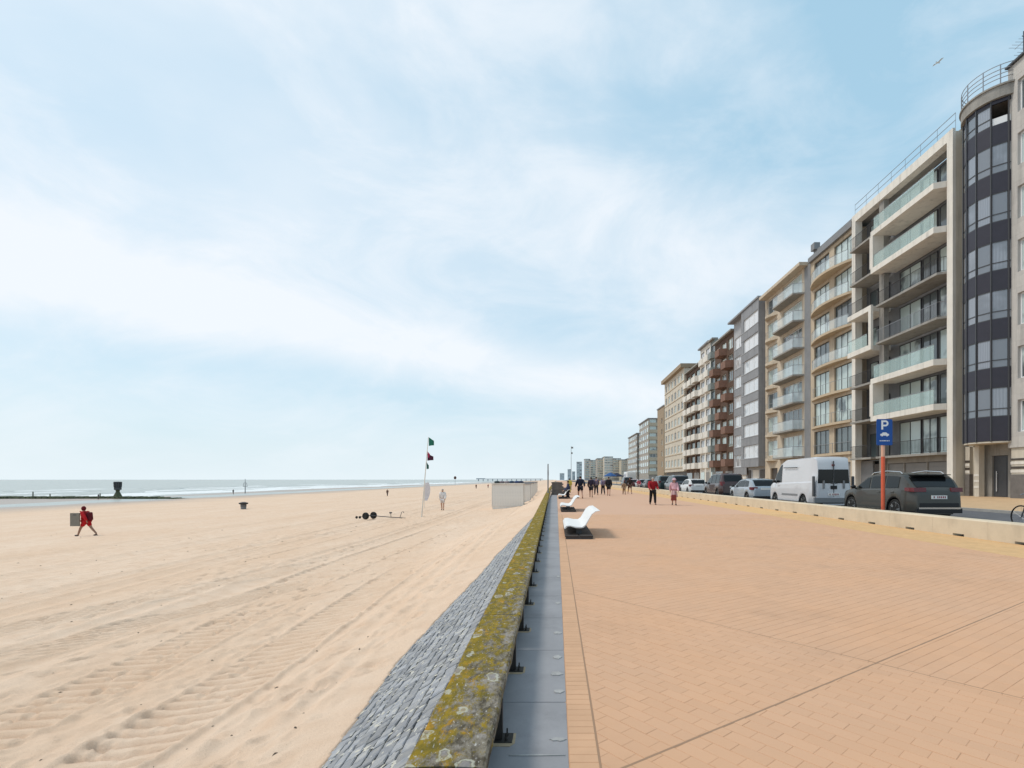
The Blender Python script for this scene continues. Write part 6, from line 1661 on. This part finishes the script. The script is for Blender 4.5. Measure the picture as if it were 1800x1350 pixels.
# beach cabins
def cabin(label, x, y, z, w=2.5, d=1.9, h=2.0, rz=0, roofm='dgrey'):
    R = thing('beach_cabin', label, 'beach cabin', (x, y, z), rz, 'white beach cabins')
    q = MB(); n = 12; bw_ = w / n
    for i in range(n):
        p = MB(); p.bbox(-w / 2 + i * bw_ + .004, -w / 2 + (i + 1) * bw_ - .004, -.022, 0, .02, h - .12, .003); 
        if i == 0: pm = p.mesh('plank', M['cabinwhite']); put('plank', pm, R)
        else: put('plank', pm, R, (i * bw_, 0, 0))
    q.box(-w / 2, w / 2, .003, d, -.3, h - .1); q.build('cabin_walls', M['cabinwhite'], R)
    q = MB(); q.box(-w / 2 - .02, w / 2 + .02, -.05, -.022, h - .14, h - .05); q.box(-w / 2 - .04, -w / 2 - .002, -.04, .05, 0, h - .15); q.box(w / 2 + .002, w / 2 + .04, -.04, .05, 0, h - .15); q.build('trim', M['white'], R)
    q = MB(); q.add([(-w / 2 - .08, -.1, h - .098), (w / 2 + .08, -.1, h - .098), (w / 2 + .08, d + .05, h - .098), (-w / 2 - .08, d + .05, h - .098), (-w / 2 - .08, -.1, h + .02), (w / 2 + .08, -.1, h + .02), (w / 2 + .08, d + .05, h - .05), (-w / 2 - .08, d + .05, h - .05)], [(0, 3, 2, 1), (4, 5, 6, 7), (0, 1, 5, 4), (1, 2, 6, 5), (2, 3, 7, 6), (3, 0, 4, 7)]); q.build('roof', M[roofm], R)
    return R
M['cabinwhite'] = mat('weathered_white_boards', (0.78, 0.75, 0.70), .8, noise=(2, .12))
zc = float(sand_h(np.array([-4.0]), np.array([44.]), False)[0])
cab = cabin('nearest white beach cabin of the row, blue bundles lying on its roof', (892.5 - 978) / F * 44, 44, -.82, 2.65, 1.9, 2.0, roofm='white')
r = random.Random(12)
for i, (dx, cl) in enumerate(((-.95, (.03, .05, .06)), (-.55, (.20, .17, .19)), (-.1, (.28, .24, .26)), (.32, (.02, .05, .10)), (.78, (.03, .06, .16)), (1.1, (.03, .05, .10)))):
    b_ = tag(MB().ellipsoid((0, 0, 0), (.27, .3, .11), 12, 7).build('cloth_bundle', cloth(cl), None, ((892.5 - 978) / F * 44 + dx, 44.35 + r.uniform(-.1, .1), -.82 + 2.10), smooth=True), ['near black bundle at the left end of the cabin roof', 'grey mauve bundle second from the left on the cabin roof', 'pale mauve bundle in the middle of the cabin roof', 'dark teal bundle right of the middle of the cabin roof', 'blue bundle second from the right on the cabin roof', 'dark blue bundle at the right end of the cabin roof'][i], 'bundle', 'bundles on the cabin roof')
names_ = ['second', 'third', 'fourth', 'fifth', 'sixth', 'seventh', 'eighth', 'ninth']
for i, nm in enumerate(names_):
    yy = 52 + i * 7.5; xx = -3.6 - .0073 * 0 - i * .18
    cabin('%s white beach cabin of the row counting from the nearest' % nm, xx, yy, float(sand_h(np.array([xx]), np.array([yy]), False)[0]) - .05, 1.9, 1.8, 2.0 + .1 * (i % 2), roofm='rail')

# blue and yellow awnings of a terrace at the end of the promenade
for (px, yy, cl, lb, w) in ((1073, 115, (.03, .10, .28), 'blue terrace parasol at the far end of the promenade', 3.0), (1084, 122, (.02, .03, .07), 'dark parasol right of the blue one at the far end', 3.2)):
    pr = thing('parasol', lb, 'parasol', ((px - 978) / F * yy, yy, 0)); q = MB(); q.tube([(0, 0, 0), (0, 0, 2.7)], .04, 6); q.build('pole', M['rail'], pr)
    q = MB(); q.lathe([(w / 2, 2.2), (w / 2, 2.32), (w * .3, 2.7), (.03, 3.1)], 8); q.build('canopy', cloth(cl), pr)
# gull
gl = thing('seagull', 'grey winged seagull gliding above the rooftops', 'seagull', ((1649 - 978) / F * 45, 45, HC + (843 - 110) / F * 45), radians(15)); gl.scale = (.8, .8, .8)
q = MB(); q.ellipsoid((0, 0, 0), (.20, .065, .065)); q.ellipsoid((.22, 0, .02), (.06, .04, .04)); q.add([(-.18, -.04, 0), (-.18, .04, 0), (-.32, .07, 0), (-.32, -.07, 0), (-.18, 0, .02)], [(0, 1, 2, 3), (0, 4, 1), (1, 4, 2), (4, 3, 2), (4, 0, 3)]); q.build('body', M['white'], gl, smooth=True)
for s_ in (1, -1):
    q = MB(); q.add([(.08, s_ * .04, .02), (.13, s_ * .32, .12), (.0, s_ * .66, .05), (-.10, s_ * .40, .09), (-.10, s_ * .05, .0), (.08, s_ * .04, .0), (.12, s_ * .32, .105), (-.10, s_ * .38, .08)], [(0, 1, 3, 4) if s_ > 0 else (4, 3, 1, 0), (1, 2, 3) if s_ > 0 else (3, 2, 1), (5, 4, 7, 6) if s_ > 0 else (6, 7, 4, 5), (6, 7, 2) if s_ > 0 else (2, 7, 6)]); q.build('wing', M['white'], gl)
